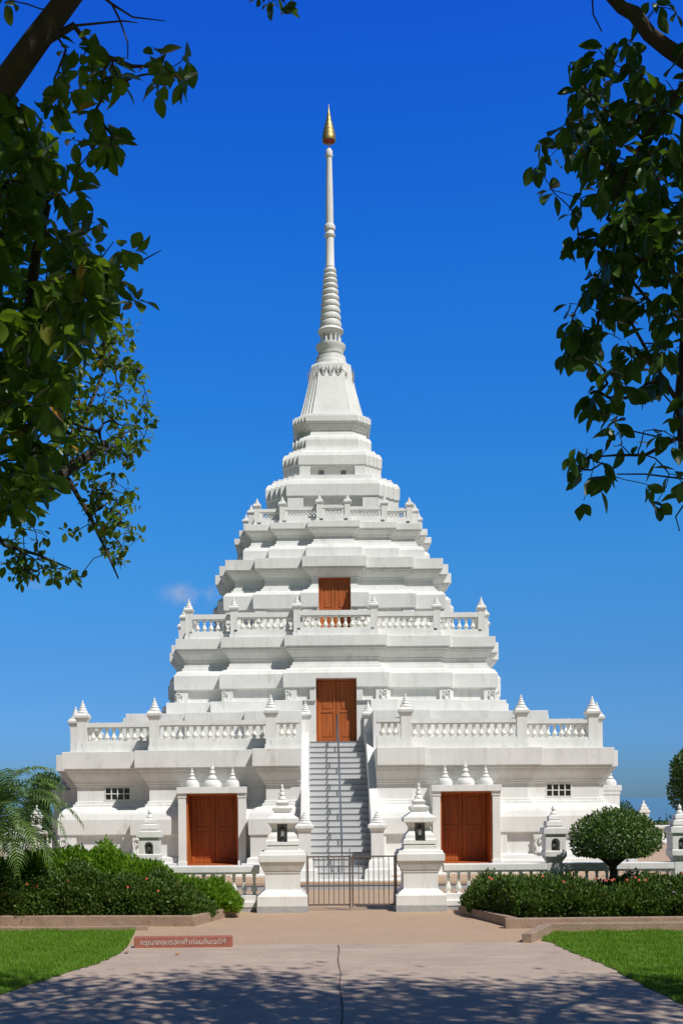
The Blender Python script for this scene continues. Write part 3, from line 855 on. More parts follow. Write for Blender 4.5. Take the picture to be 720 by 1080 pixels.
# ================================================================== SIGN STONE
a = P(141, 998, 18.0); b = P(245, 997, 18.05)
sgn = empty('sign_stone', ((a.x+b.x)/2, 18.1, 0), 'long low red stone slab with a line of white lettering beside the left lawn', 'sign', rz=math.radians(1.0))
L = (b.x-a.x)/2
m = MB(); m.box(-L, L, -.05, .10, -.01, .175); build(m, 'slab', M['sign_stone'], sgn, bevel=.012)
cu = bpy.data.curves.new('lettering', 'FONT'); cu.body = 'กรุณาถอดรองเท้าก่อนขึ้นเจดีย์'
cu.size = .115; cu.align_x = 'CENTER'; cu.extrude = .002; cu.offset = .0012
to = bpy.data.objects.new('lettering', cu); C.objects.link(to)
bpy.context.view_layer.update()
dg = bpy.context.evaluated_depsgraph_get(); me = bpy.data.meshes.new_from_object(to.evaluated_get(dg))
bpy.data.objects.remove(to)
xs_ = [v.co.x for v in me.vertices]; ys_ = [v.co.y for v in me.vertices]
if xs_:
    k = (2*L-.20)/(max(xs_)-min(xs_)); xc = (max(xs_)+min(xs_))/2; yc = (max(ys_)+min(ys_))/2; hh = max(ys_)-min(ys_)
    ky = .125/hh
    for v in me.vertices: v.co = Vector(((v.co.x-xc)*k, -.0535-v.co.z*.5, .088+(v.co.y-yc)*ky))
    me.materials.clear(); me.materials.append(M['sign_white'])
    lo = bpy.data.objects.new('lettering', me); C.objects.link(lo); lo.parent = sgn

# ================================================================== FOLIAGE
def norm(a): return a/np.maximum(np.linalg.norm(a, axis=-1, keepdims=True), 1e-9)
def leaves8(pos, d, up, L, Wd):
    """ovate leaves with a folded midrib; 8 verts, 6 quads/tris as quads"""
    n = len(pos); d = norm(d); side = norm(np.cross(d, up)); nm = np.cross(side, d)
    L = L[:, None]; Wd = Wd[:, None]
    fold = .22; curl = RNG.uniform(-.05, .25, (n, 1))
    def pt(t, w, k): return pos + d*L*t + side*Wd*w + nm*(Wd*abs(w)*fold*2 - curl*L*t*t) 
    V = np.stack([pt(0, 0, 0), pt(.30, -.42, 0), pt(.30, 0, 0), pt(.30, .42, 0), pt(.68, -.40, 0), pt(.68, 0, 0), pt(.68, .40, 0), pt(1, 0, 0)], 1)
    F4 = [(0, 2, 1), (0, 3, 2), (1, 2, 5), (1, 5, 4), (2, 3, 6), (2, 6, 5), (4, 5, 7), (5, 6, 7)]
    return V.reshape(-1, 3), F4, 8
def leaves_round(pos, d, up, L, Wd):
    n = len(pos); d = norm(d); side = norm(np.cross(d, up)); nm = np.cross(side, d)
    L = L[:, None]; Wd = Wd[:, None]; curl = RNG.uniform(-.1, .35, (n, 1)); wav = RNG.uniform(-.12, .12, (n, 1))
    def pt(t, w): return pos + d*L*t + side*Wd*w + nm*(Wd*abs(w)*.35 - curl*L*t*t + wav*L*w*math.sin(6*t))
    rows = [(.0, 0.02), (.10, .17), (.28, .40), (.50, .50), (.70, .43), (.87, .24), (1.0, .02)]
    V = []; T = []
    for t, w in rows: V += [pt(t, -w), pt(t, 0), pt(t, w)]
    for i in range(len(rows)-1):
        a = 3*i
        for k in (0, 1): T += [(a+k, a+k+1, a+k+4), (a+k, a+k+4, a+k+3)]
    return np.stack(V, 1).reshape(-1, 3), T, 3*len(rows)
def leaves4(pos, d, up, L, Wd):
    n = len(pos); d = norm(d); side = norm(np.cross(d, up))
    L = L[:, None]; Wd = Wd[:, None]
    V = np.stack([pos, pos+d*L*.45-side*Wd*.5, pos+d*L, pos+d*L*.45+side*Wd*.5], 1)
    return V.reshape(-1, 3), [(0, 1, 2, 3)], 4
def leaf_obj(name, parts, material, parent=None, org=None):
    Vs = []; idx = []; off = 0
    for V, Fc, k in parts:
        n = len(V)//k; base = (np.arange(n)*k)[:, None, None]+off
        f = np.array(Fc)[None]+base; idx.append(f.reshape(-1)); Vs.append(V); off += len(V)
    fk = len(parts[0][1][0])
    V = np.concatenate(Vs)
    if org is not None: V = V-np.array(org)[None]
    o = fast_mesh(name, V, fk, np.concatenate(idx), material)
    if parent is not None: o.parent = parent
    return o
def rand_dir(n):
    return norm(RNG.normal(size=(n, 3)))

def hull_leaves(n, shape, size, up_bias=.5):
    """leaves in the outer shell of a lumpy box/ellipsoid; shape(n)->pos, normal"""
    pos, nrm = shape(n); n = len(pos)
    pos = pos+nrm*np.abs(RNG.normal(0, .035, (n, 1)))+RNG.normal(0, .012, (n, 3))
    d = norm(nrm + RNG.normal(size=(n, 3))*.75 + np.array([0, 0, up_bias])[None])
    up = norm(RNG.normal(size=(n, 3))*.6+nrm)
    L = RNG.uniform(.7, 1.25, n)*size
    return leaves4(pos, d, up, L, L*RNG.uniform(.42, .6, n))
def box_hedge(x0, x1, yf0, yb, h0, h1, lump, zb=.1, curvef=None):
    """leafy mound volume: top height h(x,y); front line yf(x)"""
    def f(n):
        x = RNG.uniform(x0, x1, n*2); yf = yf0(x); y = yf+(yb-yf)*RNG.uniform(0, 1, n*2)
        ff = RNG.uniform(0, 1, n*2) < .38
        y = np.where(ff, yf+RNG.uniform(0, .45, n*2)+.07*np.sin(x*6.1)+.05*np.sin(x*14+1), y)
        top = h1(x, y)
        # rounded shoulders
        e = np.minimum(np.minimum((y-yf), (yb-y)), .45)/.45
        e2 = np.minimum(np.minimum(x-x0, x1-x), .5)/.5
        prof = np.sqrt(np.clip(1-(1-np.clip(e,.2,1))**2.6, 0, 1))*np.sqrt(np.clip(1-(1-e2)**2.2, 0, 1))
        lm = 1+lump*(np.sin(x*3.1+1.3)*np.sin(y*4.1)+.6*np.sin(x*7.7+y*5)+.5*np.sin(x*13.1)*np.sin(y*11.3+2))
        ztop = zb+(top-zb)*prof*lm
        z = zb+(ztop-zb)*np.where(ff, RNG.uniform(0, 1, n*2), RNG.uniform(0, 1, n*2)**.45)
        dep = ztop-z
        keep = (dep < .22) | (y-yf < .30) | (x1-x < .25) | (x-x0 < .25) | (RNG.uniform(0, 1, n*2) < .25)
        x, y, z = x[keep][:n], y[keep][:n], z[keep][:n]
        yf = yf0(x)
        nx = np.where(x1-x < .3, 1., 0)-np.where(x-x0 < .3, 1., 0); ny = -np.exp(-(y-yf)*3); nz = .35+ (y-yf)*.8
        nrm = norm(np.stack([nx, ny, nz], 1))
        return np.stack([x, y, z], 1), nrm
    return f
def stems(name, x0, x1, y0, y1, h, n, parent, zb=.08):
    m = MB(); hh = h*.8; f = None
    for k in range(5):
        m.tube([(0, 0, 0), (random.uniform(-.1, .1), random.uniform(-.1, .1), hh*.5), (random.uniform(-.3, .3), random.uniform(-.25, .25), hh)], [.018, .012, .006], 5)
    for i in range(n//4):
        p = (x0+(x1-x0)*(i+.5)/(n//4), random.uniform(y0, y1), zb)
        if f is None: f = build(m, name, M['bark'], parent, loc=p)
        else: copyto(f, parent, p, random.random()*6)
    return f
def flowers(n, fpos, material, parent, s=.03):
    m = MB(); f = None
    for k in range(7):
        a = k*2*PI/7+random.random(); q = Vector((math.cos(a), -.3+.3*math.sin(a), math.sin(a)))*s*(.3 if k % 2 else .55)
        m.lathe([(q.z-s*.3, s*.25), (q.z, s*.5), (q.z+s*.25, s*.2)], 5, (q.x, q.y))
    for i in range(n):
        p = fpos()
        if f is None: f = build(m, 'flower', material, parent, loc=p)
        else: copyto(f, parent, p, random.random())
    return f

# right ixora hedge (clumps you can tell apart)
hr_root = empty('hedge', (6, 22.3, 0), 'low dark green flowering hedge on the right in front of the balustrade', 'hedge')
def top_r(x, y): return .62+.06*np.sin(x*1.9+.4)+.06*np.sin(x*4.3)+.05*np.sin(y*5)
q = hull_leaves(70000, box_hedge(2.92, 9.3, lambda x: np.where(x < 3.5, 21.0+(3.5-x)*2.6, 20.95), 23.65, .8, top_r, .11), .075, .5)
hf = leaf_obj('foliage', [q], M['leaf_ixora'], hr_root, (6, 22.3, 0))
so = stems('stem', -2.7, 3.1, -1.0, 1.0, .55, 60, hr_root)
def fp_r():
    x = random.uniform(3.1, 8.4); y = random.uniform(21.1, 22.6); z = .78+.06*math.sin(x*1.9+.4) if y > 21.5 else random.uniform(.35, .78)
    return (x-6, y-22.3-(.1), z)
flowers(26, fp_r, M['flower_orange'], hr_root, .035)
flowers(5, lambda: (random.choice([-.75, .55, .7, -.85])+random.uniform(-.1, .1), -1.15, random.uniform(.3, .55)), M['flower_mauve'], hr_root, .06)
# left hedge: taller bright shrub mass behind, lower dark ixora in front
hl = empty('hedge', (-4.2, 22.9, 0), 'tall bright green clipped hedge at the back left, sloping down towards the gate', 'hedge')
def top_l(x, y):
    return np.interp(x, [-12, -6.3, -5.2, -4.4, -3.95, -3.5, -3.0, -2.56, -2.1, -1.7], [1.2, 1.12, 1.27, 1.32, 1.20, 1.04, .84, .68, .60, .5])+.05*np.sin(x*5.5)+.03*np.sin(x*11+y*7)
q = hull_leaves(60000, box_hedge(-8.6, -1.62, lambda x: np.full_like(x, 22.5), 23.65, .8, top_l, .09), .088, 1.0)
leaf_obj('foliage', [q], M['leaf_bright'], hl, (-4.2, 22.9, 0)); stems('stem', -4.2, 2.2, -.2, .5, .9, 50, hl)
hl2 = empty('hedge', (-4.6, 22.0, 0), 'dark green reddish flecked hedge along the left kerb', 'hedge')
def top_l2(x, y):
    return np.interp(x, [-12, -6, -4.5, -3.4, -2.6, -2.1], [.85, .85, .92, .80, .60, .45])+.08*np.sin(x*3.7)+.05*np.sin(x*8+y*4)
q = hull_leaves(62000, box_hedge(-8.6, -2.05, lambda x: np.where(x > -2.6, 21.45+(x+2.6)*.9, 21.5), 22.95, .8, top_l2, .13), .074, .5)
leaf_obj('foliage', [q], M['leaf_ixora'], hl2, (-4.6, 22.0, 0)); stems('stem', -3.8, 2.3, -.4, .7, .7, 55, hl2)
flowers(14, lambda: (random.uniform(-2, 2.0), random.uniform(-.45, -.3), random.uniform(.3, .9)), M['flower_orange'], hl2, .03)

# ellipsoid crown sampler (shell with lumps)
def crown_leaves(c, r, n, size, flat=None, shell=.35, lump=.12, seed=0, up_bias=.1, nl=None, thick=.9):
    c = np.array(c); r = np.array(r)
    rg = np.random.default_rng(seed)
    nc = nl or 26
    cd = norm(rg.normal(size=(nc, 3))); ca = rg.uniform(.4, 1, nc)
    d = norm(RNG.normal(size=(n, 3)))
    bump = (np.maximum(0, (d@cd.T)-.75)*4*ca[None]).max(1)
    R = (1-lump+lump*2.2*bump)*(1-shell*RNG.uniform(0, 1, n)**1.6)
    p = d*R[:, None]
    if flat is not None: p[:, 2] = np.where(p[:, 2] < flat, flat+(p[:, 2]-flat)*.12, p[:, 2])
    pos = c[None]+p*r[None]
    dd = norm(d+RNG.normal(size=(n, 3))*.8+np.array([0, 0, up_bias])[None])
    up = norm(RNG.normal(size=(n, 3))*.6+d)
    L = RNG.uniform(.7, 1.3, n)*size
    return leaves4(pos, dd, up, L, L*RNG.uniform(.4, .6, n))
def trunk_limbs(m, base, crown_c, crown_r, r0, nb=7, fork=.45):
    base = Vector(base); cc = Vector(crown_c); f = base.lerp(cc, fork)
    m.tube([base, base.lerp(f, .5)+Vector((.02, .01, 0)), f], [r0*1.15, r0, r0*.85], 10)
    for i in range(nb):
        a = 2*PI*i/nb+random.random()*.5; e = random.uniform(.1, .7)
        t = cc+Vector((math.cos(a)*crown_r[0]*.75, math.sin(a)*crown_r[1]*.75, crown_r[2]*(e-.1)*.8))
        mid = f.lerp(t, .5)+Vector((0, 0, .08*crown_r[2]))
        m.tube([f, mid, t], [r0*.6, r0*.35, r0*.1], 6)
# round topiary on the right
tc_ = (5.87, 22.95, 1.47)
tr_ = empty('topiary_tree', (5.82, 22.95, 0), 'small tree clipped into a flat round dome above the right hedge', 'tree')
q = crown_leaves(tc_, (.82, .76, .57), 13000, .066, flat=-.55, shell=.5, lump=.12, seed=3)
leaf_obj('crown', [q], M['leaf_topiary'], tr_, tr_.location)
m = MB(); trunk_limbs(m, (0, 0, .08), (0, 0, 1.25), (.8, .75, .4), .085, 8, .72); build(m, 'trunk', M['bark'], tr_)
# taller round tree at right edge inside the enclosure
t = empty('round_tree', (11.65, 34, 0), 'dark round crowned tree at the right edge behind the balustrade', 'tree')
q = crown_leaves((11.7, 34, 2.75), (1.30, 1.2, 1.25), 22000, .10, shell=.5, lump=.12, seed=5)
leaf_obj('crown', [q], M['leaf_right'], t, t.location)
m = MB(); trunk_limbs(m, (0, 0, 0), (0, 0, 2.6), (1.1, 1, 1), .09, 8, .6); build(m, 'trunk', M['bark'], t)
# tree left behind
t = empty('leafy_tree', (-14.5, 61, 0), 'small bright tree peeping out left behind the stupa', 'tree')
q1 = crown_leaves((-14.3, 61, 3.0), (.75, .8, .75), 3000, .16, shell=.7, lump=.2, seed=6)
q2 = crown_leaves((-14.8, 61, 1.6), (.85, .8, 1.2), 3500, .16, shell=.7, lump=.25, seed=7)
leaf_obj('crown', [q1, q2], M['leaf_far'], t, t.location)
m = MB(); trunk_limbs(m, (0, 0, -.4), (0, 0, 2.6), (.8, .7, .8), .09, 6, .5); build(m, 'trunk', M['bark'], t)
# distant trees on lower ground
k = 0
far = [(27, 88, 1.1, 3.4), (31.5, 95, .7, 3.0), (35, 84, .9, 3.2), (40, 100, 1.3, 3.8), (24.3, 96, .4, 2.6), (45, 92, 1.2, 3.5), (17.1, 66, 1.95, .8),
       (-26, 90, .9, 3.2), (-31, 96, 1.2, 3.5), (-37, 88, 1.0, 3.0), (-22.5, 100, .6, 3.0), (38, 120, 1.2, 4), (33, 130, .9, 4), (49, 115, 1.3, 4)]
fl_ = ['hazy green tree far beyond the far right lantern post', 'low green tree far right above the far balustrade', 'small far green tree close to the distant lantern post', 'broad far tree behind the dark round tree',
       'lowest far green tree just right of the stupa', 'far green tree outside the right edge', 'thin yellow green treetop touching the right side of the stupa',
       'far green tree behind the palm', 'broad far tree outside the left edge behind the palm', 'far low tree beyond the left edge', 'far tree glimpsed through the palm fronds', 'most distant tree on the right slope', 'distant tree down the right slope', 'distant tree past the right edge']
for (X, Y, ztop, rr) in far:
    dist = math.hypot(X, Y-25); zg = -7*sm((dist-40)/50)
    t = empty('distant_tree', (X, Y, zg), fl_[k], 'tree', 'distant trees'); k += 1
    ztop -= .9 if rr > 2 else 0
    cz = ztop-rr*.85
    q = crown_leaves((X, Y, cz), (rr, rr, rr*.85), 4200 if rr > 2 else 1800, .36 if rr > 2 else .13, shell=.5, lump=.2, seed=20+k)
    leaf_obj('crown', [q], M['leaf_far'], t, t.location)
    m = MB(); trunk_limbs(m, (0, 0, 0), (0, 0, cz-zg), (rr*.8, rr*.8, rr*.7), .18 if rr > 2 else .08, 6, .6); build(m, 'trunk', M['bark'], t)

# palm at the left edge
pc = Vector((-6.15, 21.9, 1.95))
pm_ = empty('palm_tree', (pc.x, pc.y, 0), 'feathery palm arching over the left hedge', 'palm')
m = MB(); m.tube([(0, 0, .05), (.03, 0, .7), (0, 0, 1.4), (0, 0, 2.0)], [.13, .10, .11, .12], 10)
for i in range(40):
    a = i*2.4; z = .2+i*.04; m.box(math.cos(a)*.1-.03, math.cos(a)*.1+.03, math.sin(a)*.1-.03, math.sin(a)*.1+.03, z, z+.03)
build(m, 'trunk', M['bark'], pm_)
for i in range(52):
    az = i*2.399963+.3; el = math.radians(80-95*(i/51)**.9+random.uniform(-6, 6)); Lf = random.uniform(1.5, 1.95)
    m = MB(); pts = []; dirh = Vector((math.cos(az), math.sin(az), 0)); p = Vector((0, 0, 2.0)); e = el
    tw = random.uniform(-.3, .3)
    for s in range(15):
        pts.append(p.copy()); p = p+(dirh*math.cos(e)+Vector((0, 0, math.sin(e))))*Lf/14; e -= .085+.012*s*.6
    m.tube(pts, [.012-.0007*s for s in range(15)], 5)
    for s in range(2, 15):
        for sub in (0, .5):
            if s == 14 and sub: continue
            b = pts[s] if not sub else pts[s].lerp(pts[s+1], .5)
            tg = (pts[min(s+1, 14)]-pts[s-1]).normalized(); sd = tg.cross(Vector((0, 0, 1))); 
            if sd.length < .1: sd = Vector((-dirh.y, dirh.x, 0))
            sd.normalize(); upv = sd.cross(tg)
            ll = .42*math.sin(min(1, (s+sub)/13)*PI*.85+.35)+.05
            for sg in (-1, 1):
                dv = (sd*sg+tg*.75+upv*random.uniform(-.05, .3)).normalized()
                e1 = b+dv*ll*.5; e2 = b+dv*ll*.95+Vector((0, 0, -.09-.04*random.random()))
                wv = tg*.017
                m.add([b-wv, b+wv, e1+wv, e1-wv, e2], [(0, 1, 2, 3), (3, 2, 4)])
    build(m, 'frond', M['leaf_palm'], pm_, clean=False)

# ------------------------------------------------------------------ big near trees
def pip(pts, poly):
    x = np.array([p[0] for p in pts]); y = np.array([p[1] for p in pts]); return inpoly(x, y, poly)
def fill(poly, n, d0, d1):
    xs = [p[0] for p in poly]; ys = [p[1] for p in poly]; out = []
    while len(out) < n:
        c = [(random.uniform(min(xs), max(xs)), random.uniform(min(ys), max(ys))) for _ in range(n)]
        k = pip(c, poly); out += [c[i] for i in range(n) if k[i]]
    return [P(x, y, random.uniform(d0, d1)) for x, y in out[:n]]
def mst(sources, pts):
    """sources: list of Vectors on the limbs. returns parent index (-1-k for source k)"""
    S = np.array([list(s) for s in sources]); Q = np.array([list(p) for p in pts]); n = len(Q)
    D = np.linalg.norm(Q[:, None]-S[None], axis=2); best = D.min(1); par = -1-D.argmin(1)
    done = np.zeros(n, bool); order = []
    cost = best.copy()
    for _ in range(n):
        i = int(np.argmin(np.where(done, 1e9, best))); done[i] = True; order.append(i)
        dn = np.linalg.norm(Q-Q[i], axis=1)+.12*cost[i]
        m = (~done) & (dn < best); best[m] = dn[m]; par[m] = i
    return par, order
def twigs(mb, sources, pts, rmax, rmin=.0035):
    par, order = mst(sources, pts); n = len(pts); cnt = np.ones(n)
    for i in reversed(order):
        if par[i] >= 0: cnt[par[i]] += cnt[i]
    for i in range(n):
        a = sources[-1-par[i]] if par[i] < 0 else pts[par[i]]; b = pts[i]
        r = min(rmax, rmin*(cnt[i]**.5)); r0 = r if par[i] < 0 else min(rmax, rmin*(cnt[par[i]]**.5))
        L = (b-a).length; j = Vector((random.gauss(0, 1), random.gauss(0, 1), random.gauss(0, 1)))*L*.09
        m1 = a.lerp(b, .35)+j+Vector((0, 0, L*.06)); m2 = a.lerp(b, .7)+j*.6+Vector((0, 0, L*.05))
        mb.tube([a, m1, m2, b], [min(r0, r*1.3), r, r, r*.85], 5, caps=False)
def rosettes(pts, per, L, droop, mbt=None, spread=1.0):
    pos = []; dr = []; ups = []; Ls = []
    for p in pts:
        k = random.randint(per-2, per+2); ax = Vector((random.gauss(0, 1), random.gauss(0, 1), random.gauss(0, .6)-.3)).normalized()
        for i in range(k):
            a = i*2.4+random.random(); t = ax.orthogonal().normalized(); b = ax.cross(t)
            d = (ax*random.uniform(.15, .9)+(t*math.cos(a)+b*math.sin(a))*spread+Vector((0, 0, -droop*random.uniform(.3, 1.3)))).normalized()
            o = p+d*random.uniform(.01, .035)+ax*random.uniform(-.09, .04)
            pos.append(o); dr.append(d); Ls.append(L*random.uniform(.6, 1.2))
            ups.append((Vector((0, 0, 1))+Vector((random.gauss(0, .6), random.gauss(0, .6), random.gauss(0, .3)))).normalized())
    pos = np.array([list(p) for p in pos]); dr = np.array([list(p) for p in dr]); ups = np.array([list(p) for p in ups]); Ls = np.array(Ls)
    return leaves_round(pos, dr, ups, Ls, Ls*RNG.uniform(.48, .64, len(Ls)))
def sample_line(pts, k=8):
    out = []
    for a, b in zip(pts[:-1], pts[1:]):
        for i in range(k): out.append(a.lerp(b, i/k))
    return out+[pts[-1]]
def canopy(n, box, leaf, holes, top, minpad=1.0):
    """clumps overhead, above what the lens sees: each centre must be above the sight line"""
    out = []
    while len(out) < n:
        x = random.uniform(box[0], box[1]); y = random.uniform(box[2], box[3]); z = random.uniform(box[4], box[5])
        if z < EYE+.70*y+minpad and y > 0: continue
        if holes == 0 and -2.2 < x < 1.6 and 4.0 < y < 8.2 and random.random() < .5: continue
        if math.sin(x*1.3+holes)*math.sin(y*1.5+holes*2)+.35*math.sin(x*3.1+y*2) > .55: continue
        out.append(Vector((x, y, z)))
    return out

# ---- left tree
LT = empty('broadleaf_tree', (-4.6, 7.4, 0), 'large leafy tree framing the left side with a thick bark limb at the top', 'tree')
wood_ = MB()
trunkL = [Vector((-4.6, 7.4, 0)), Vector((-4.5, 7.4, 1.5)), Vector((-4.2, 7.45, 3.0)), Vector((-3.7, 7.5, 4.6))]
limb = [trunkL[-1]] + [P(x, y, 7.5) for x, y in ((-60, 200), (-25, 130), (0, 97), (35, 48), (62, 12), (90, -25))] + [Vector((-.6, 7.4, 8.4)), Vector((.6, 7.0, 9.3))]
wood_.tube(trunkL, [.34, .26, .22, .17], 14)
wood_.tube(limb, [.16, .11, .095, .086, .08, .074, .07, .055, .045], 12)
lb2 = [P(-60, 200, 7.5), P(-30, 330, 8.0), P(5, 400, 8.6), P(28, 350, 8.9), P(38, 270, 8.5), P(50, 215, 8.3)]
lb2b = [P(-60, 200, 7.5), P(10, 215, 7.9), P(60, 260, 8.2), P(90, 300, 8.4)]
lb3 = [trunkL[2], P(-120, 500, 9.5), P(-20, 535, 11), P(48, 515, 12), P(72, 495, 12.2), P(112, 468, 12.5)]
lb3b = [P(72, 505, 12.2), P(95, 545, 12.2), P(112, 580, 12.3), P(125, 610, 12.2)]
lb3c = [P(60, 500, 12.1), P(90, 440, 12.5), P(110, 390, 12.8), P(125, 345, 12.9)]
lb4 = [P(30, 55, 7.5), P(78, 27, 7.6), P(100, 55, 7.7), P(140, 70, 7.8), P(170, 70, 7.8)]
lb5 = [P(-20, 540, 11), P(5, 575, 11.2), P(40, 585, 11.3), P(75, 600, 11.4)]
for l, r0, r1 in ((lb2, .07, .03), (lb2b, .06, .02), (lb3, .14, .045), (lb3b, .03, .008), (lb3c, .03, .008), (lb4, .028, .007), (lb5, .03, .008)):
    wood_.tube(l, [r0+(r1-r0)*i/(len(l)-1) for i in range(len(l))], 8)
over = [limb[-1], Vector((1.2, 5.5, 9.8)), Vector((.5, 3.0, 10.0)), Vector((-1.5, 6.5, 9.6)), Vector((-3.5, 5.5, 9.5)), trunkL[-1]+Vector((0, 0, .2))]
for a, b in ((limb[-2], over[1]), (over[1], over[2]), (limb[-3], over[3]), (over[3], over[4])): wood_.tube([a, a.lerp(b, .5)+Vector((.1, .1, .15)), b], [.07, .05, .035], 6)
nearL = fill([(-40, 100), (20, 112), (50, 135), (48, 185), (75, 215), (80, 250), (100, 250), (112, 275), (125, 300), (118, 330), (98, 335), (85, 370), (62, 430), (52, 490), (35, 530), (18, 565), (-40, 570)], 330, 7.3, 9.9)
iso = [(95, 35), (70, 52), (88, 60), (78, 72), (98, 72), (108, 82), (60, 78), (92, 88), (122, 82), (118, 62), (128, 88), (160, 78), (172, 62), (183, 78), (195, 62), (168, 92), (190, 85), (162, 50),
       (60, 100), (75, 98), (100, 118), (110, 132), (88, 145), (98, 158), (118, 155), (122, 148), (80, 180), (85, 205), (125, 265), (140, 265), (142, 315), (100, 235), (45, 118), (62, 115), (110, 290), (5, 3), (18, 2)]
isoL = [P(x, y, random.uniform(7.4, 8.0)) for x, y in iso]
farL = fill([(60, 330), (128, 335), (140, 360), (155, 410), (163, 455), (140, 478), (143, 535), (128, 598), (108, 590), (98, 545), (70, 500), (60, 480)], 240, 11.4, 13.8)
farL += fill([(0, 560), (50, 552), (58, 590), (85, 612), (20, 615), (0, 600)], 30, 10.8, 11.8)
farL += [P(x, y, 12.5) for x, y in ((138, 345), (150, 430), (160, 440), (150, 565), (70, 560), (82, 560), (78, 608), (84, 612))]
srcL = sample_line(limb)+sample_line(lb2)+sample_line(lb2b)+sample_line(lb4)
srcF = sample_line(lb3)+sample_line(lb3b)+sample_line(lb3c)+sample_line(lb5)
twigs(wood_, srcL, nearL+isoL, .03); twigs(wood_, srcF, farL, .02, .0035)
bare = [(lb4[1], [(130, 22), (145, 24)]), (P(118, 4, 7.6), [(140, 18), (174, 22)]), (P(98, 290, 8.2), [(150, 275), (170, 264)]), (P(90, 300, 8.2), [(105, 275), (120, 255)])]
for a, l in bare: 
    q = [a]+[P(x, y, a.y) for x, y in l]; wood_.tube(q, [.009, .006, .003][:len(q)], 5)
wood_.tube([P(100, -10, 7.6), P(118, 4, 7.6), P(126, 20, 7.6), P(135, 45, 7.6), P(135, 62, 7.6)], [.012, .009, .007, .005, .004], 5)
cn = canopy(330, (-7.5, 2.2, -3.5, 8.9, 8.6, 11.4), 0, 1.0, 0)
twigs(wood_, [Vector(p) for p in over]+sample_line(limb[-3:]), cn, .05, .004)
wl = MB(); wl.v = [(v[0]+4.6, v[1]-7.4, v[2]) for v in wood_.v]; wl.f = wood_.f
build(wl, 'trunk', M['bark'], LT, smooth=60, clean=False)
cp = np.array([list(p) for p in cn])
def clump_leaves(cp, per, sig, size):
    pos = np.repeat(cp, per, 0)+RNG.normal(size=(len(cp)*per, 3))*np.array([sig, sig, sig*.6])[None]
    n = len(pos); d = rand_dir(n)+np.array([0, 0, -.3])[None]; up = norm(np.array([0, 0, 1])[None]+RNG.normal(size=(n, 3))*.5)
    L = RNG.uniform(.7, 1.2, n)*size
    k = pos[:, 2] > EYE+.70*np.maximum(pos[:, 1], -99)+.25
    return leaves8(pos[k], d[k], up[k], L[k], L[k]*.55)
parts = [rosettes(nearL, 7, .165, .55), rosettes(isoL, 5, .15, .6), rosettes(farL, 6, .10, .35), clump_leaves(cp, 120, .45, .18)]
leaf_obj('crown', parts, M['leaf_near'], LT, LT.location)
# ---- right tree
RT = empty('broadleaf_tree', (6.2, 7.6, 0), 'large dark leafy tree whose drooping branches frame the top right', 'tree')
wood_ = MB()
trunkR = [Vector((6.2, 7.6, 0)), Vector((6.1, 7.6, 2)), Vector((5.7, 7.7, 4.2)), Vector((5.0, 7.9, 5.8))]
wood_.tube(trunkR, [.32, .25, .21, .17], 14)
lr = [trunkR[-1], P(800, 110, 8.4), P(735, 72, 8.3), P(702, 50, 8.3), P(684, 36, 8.3), P(668, 14, 8.25), P(655, 8, 8.2), P(630, -20, 8.1), Vector((1.2, 7.8, 8.7)), Vector((.4, 6.8, 9.6))]
wood_.tube(lr, [.13, .09, .06, .054, .050, .050, .042, .038, .032, .025], 12)
r2 = [P(800, 110, 8.4), P(745, 240, 8.9), P(725, 330, 9.2), P(715, 420, 9.2), P(718, 480, 9.2)]
r3 = [P(735, 72, 8.3), P(690, 130, 8.5), P(660, 180, 8.6), P(640, 230, 8.7)]
r4 = [P(725, 300, 9.2), P(695, 330, 9.1), P(660, 290, 9.0), P(640, 270, 9)]
r5 = [P(718, 430, 9.2), P(690, 385, 9.1), P(665, 340, 9.0), P(630, 330, 8.9)]
r6 = [P(718, 460, 9.2), P(680, 480, 9.1), P(650, 480, 9.0), P(625, 482, 9.0)]
for l, r0, r1 in ((r2, .07, .02), (r3, .03, .01), (r4, .02, .008), (r5, .02, .006), (r6, .018, .006)):
    wood_.tube(l, [r0+(r1-r0)*i/(len(l)-1) for i in range(len(l))], 8)
dR = fill([(650, 35), (622, 55), (605, 75), (595, 110), (600, 135), (578, 155), (590, 190), (612, 185), (625, 200), (622, 230), (655, 270), (690, 280), (770, 300), (770, 30), (700, 50)], 150, 7.9, 9.9)
dR += fill([(610, 235), (600, 260), (640, 280), (690, 270), (700, 220), (650, 230)], 22, 8.2, 9.2)
lR = fill([(610, 280), (602, 330), (600, 385), (640, 400), (640, 425), (690, 420), (770, 440), (770, 290), (690, 270), (660, 275)], 72, 8.4, 9.6)
isoR = [(570, 150), (580, 165), (565, 175), (585, 205), (578, 200), (610, 210), (605, 225), (608, 255), (632, 272), (585, 5), (600, 66), (690, 8), (697, 3), (712, 12), (600, 320), (604, 345), (598, 372), (612, 355), (612, 378), (638, 300), (622, 300),
        (606, 478), (620, 478), (600, 490), (612, 495), (635, 488), (640, 500), (632, 512), (615, 528), (640, 440), (648, 445), (655, 470), (685, 512), (692, 530), (705, 500), (712, 470), (710, 440), (675, 470), (625, 430), (640, 405), (660, 420), (718, 508), (700, 455), (622, 415), (650, 455)]
isoR = [P(x, y, random.uniform(8.5, 9.2)) for x, y in isoR if not (x == 585 and y == 5)]
topm = [P(x, y, 9.5) for x, y in ((283, 2), (293, 8), (302, 5), (275, -4))]
src = sample_line(lr)+sample_line(r2)+sample_line(r3)+sample_line(r4)+sample_line(r5)+sample_line(r6)
twigs(wood_, src, dR+lR+isoR, .025)
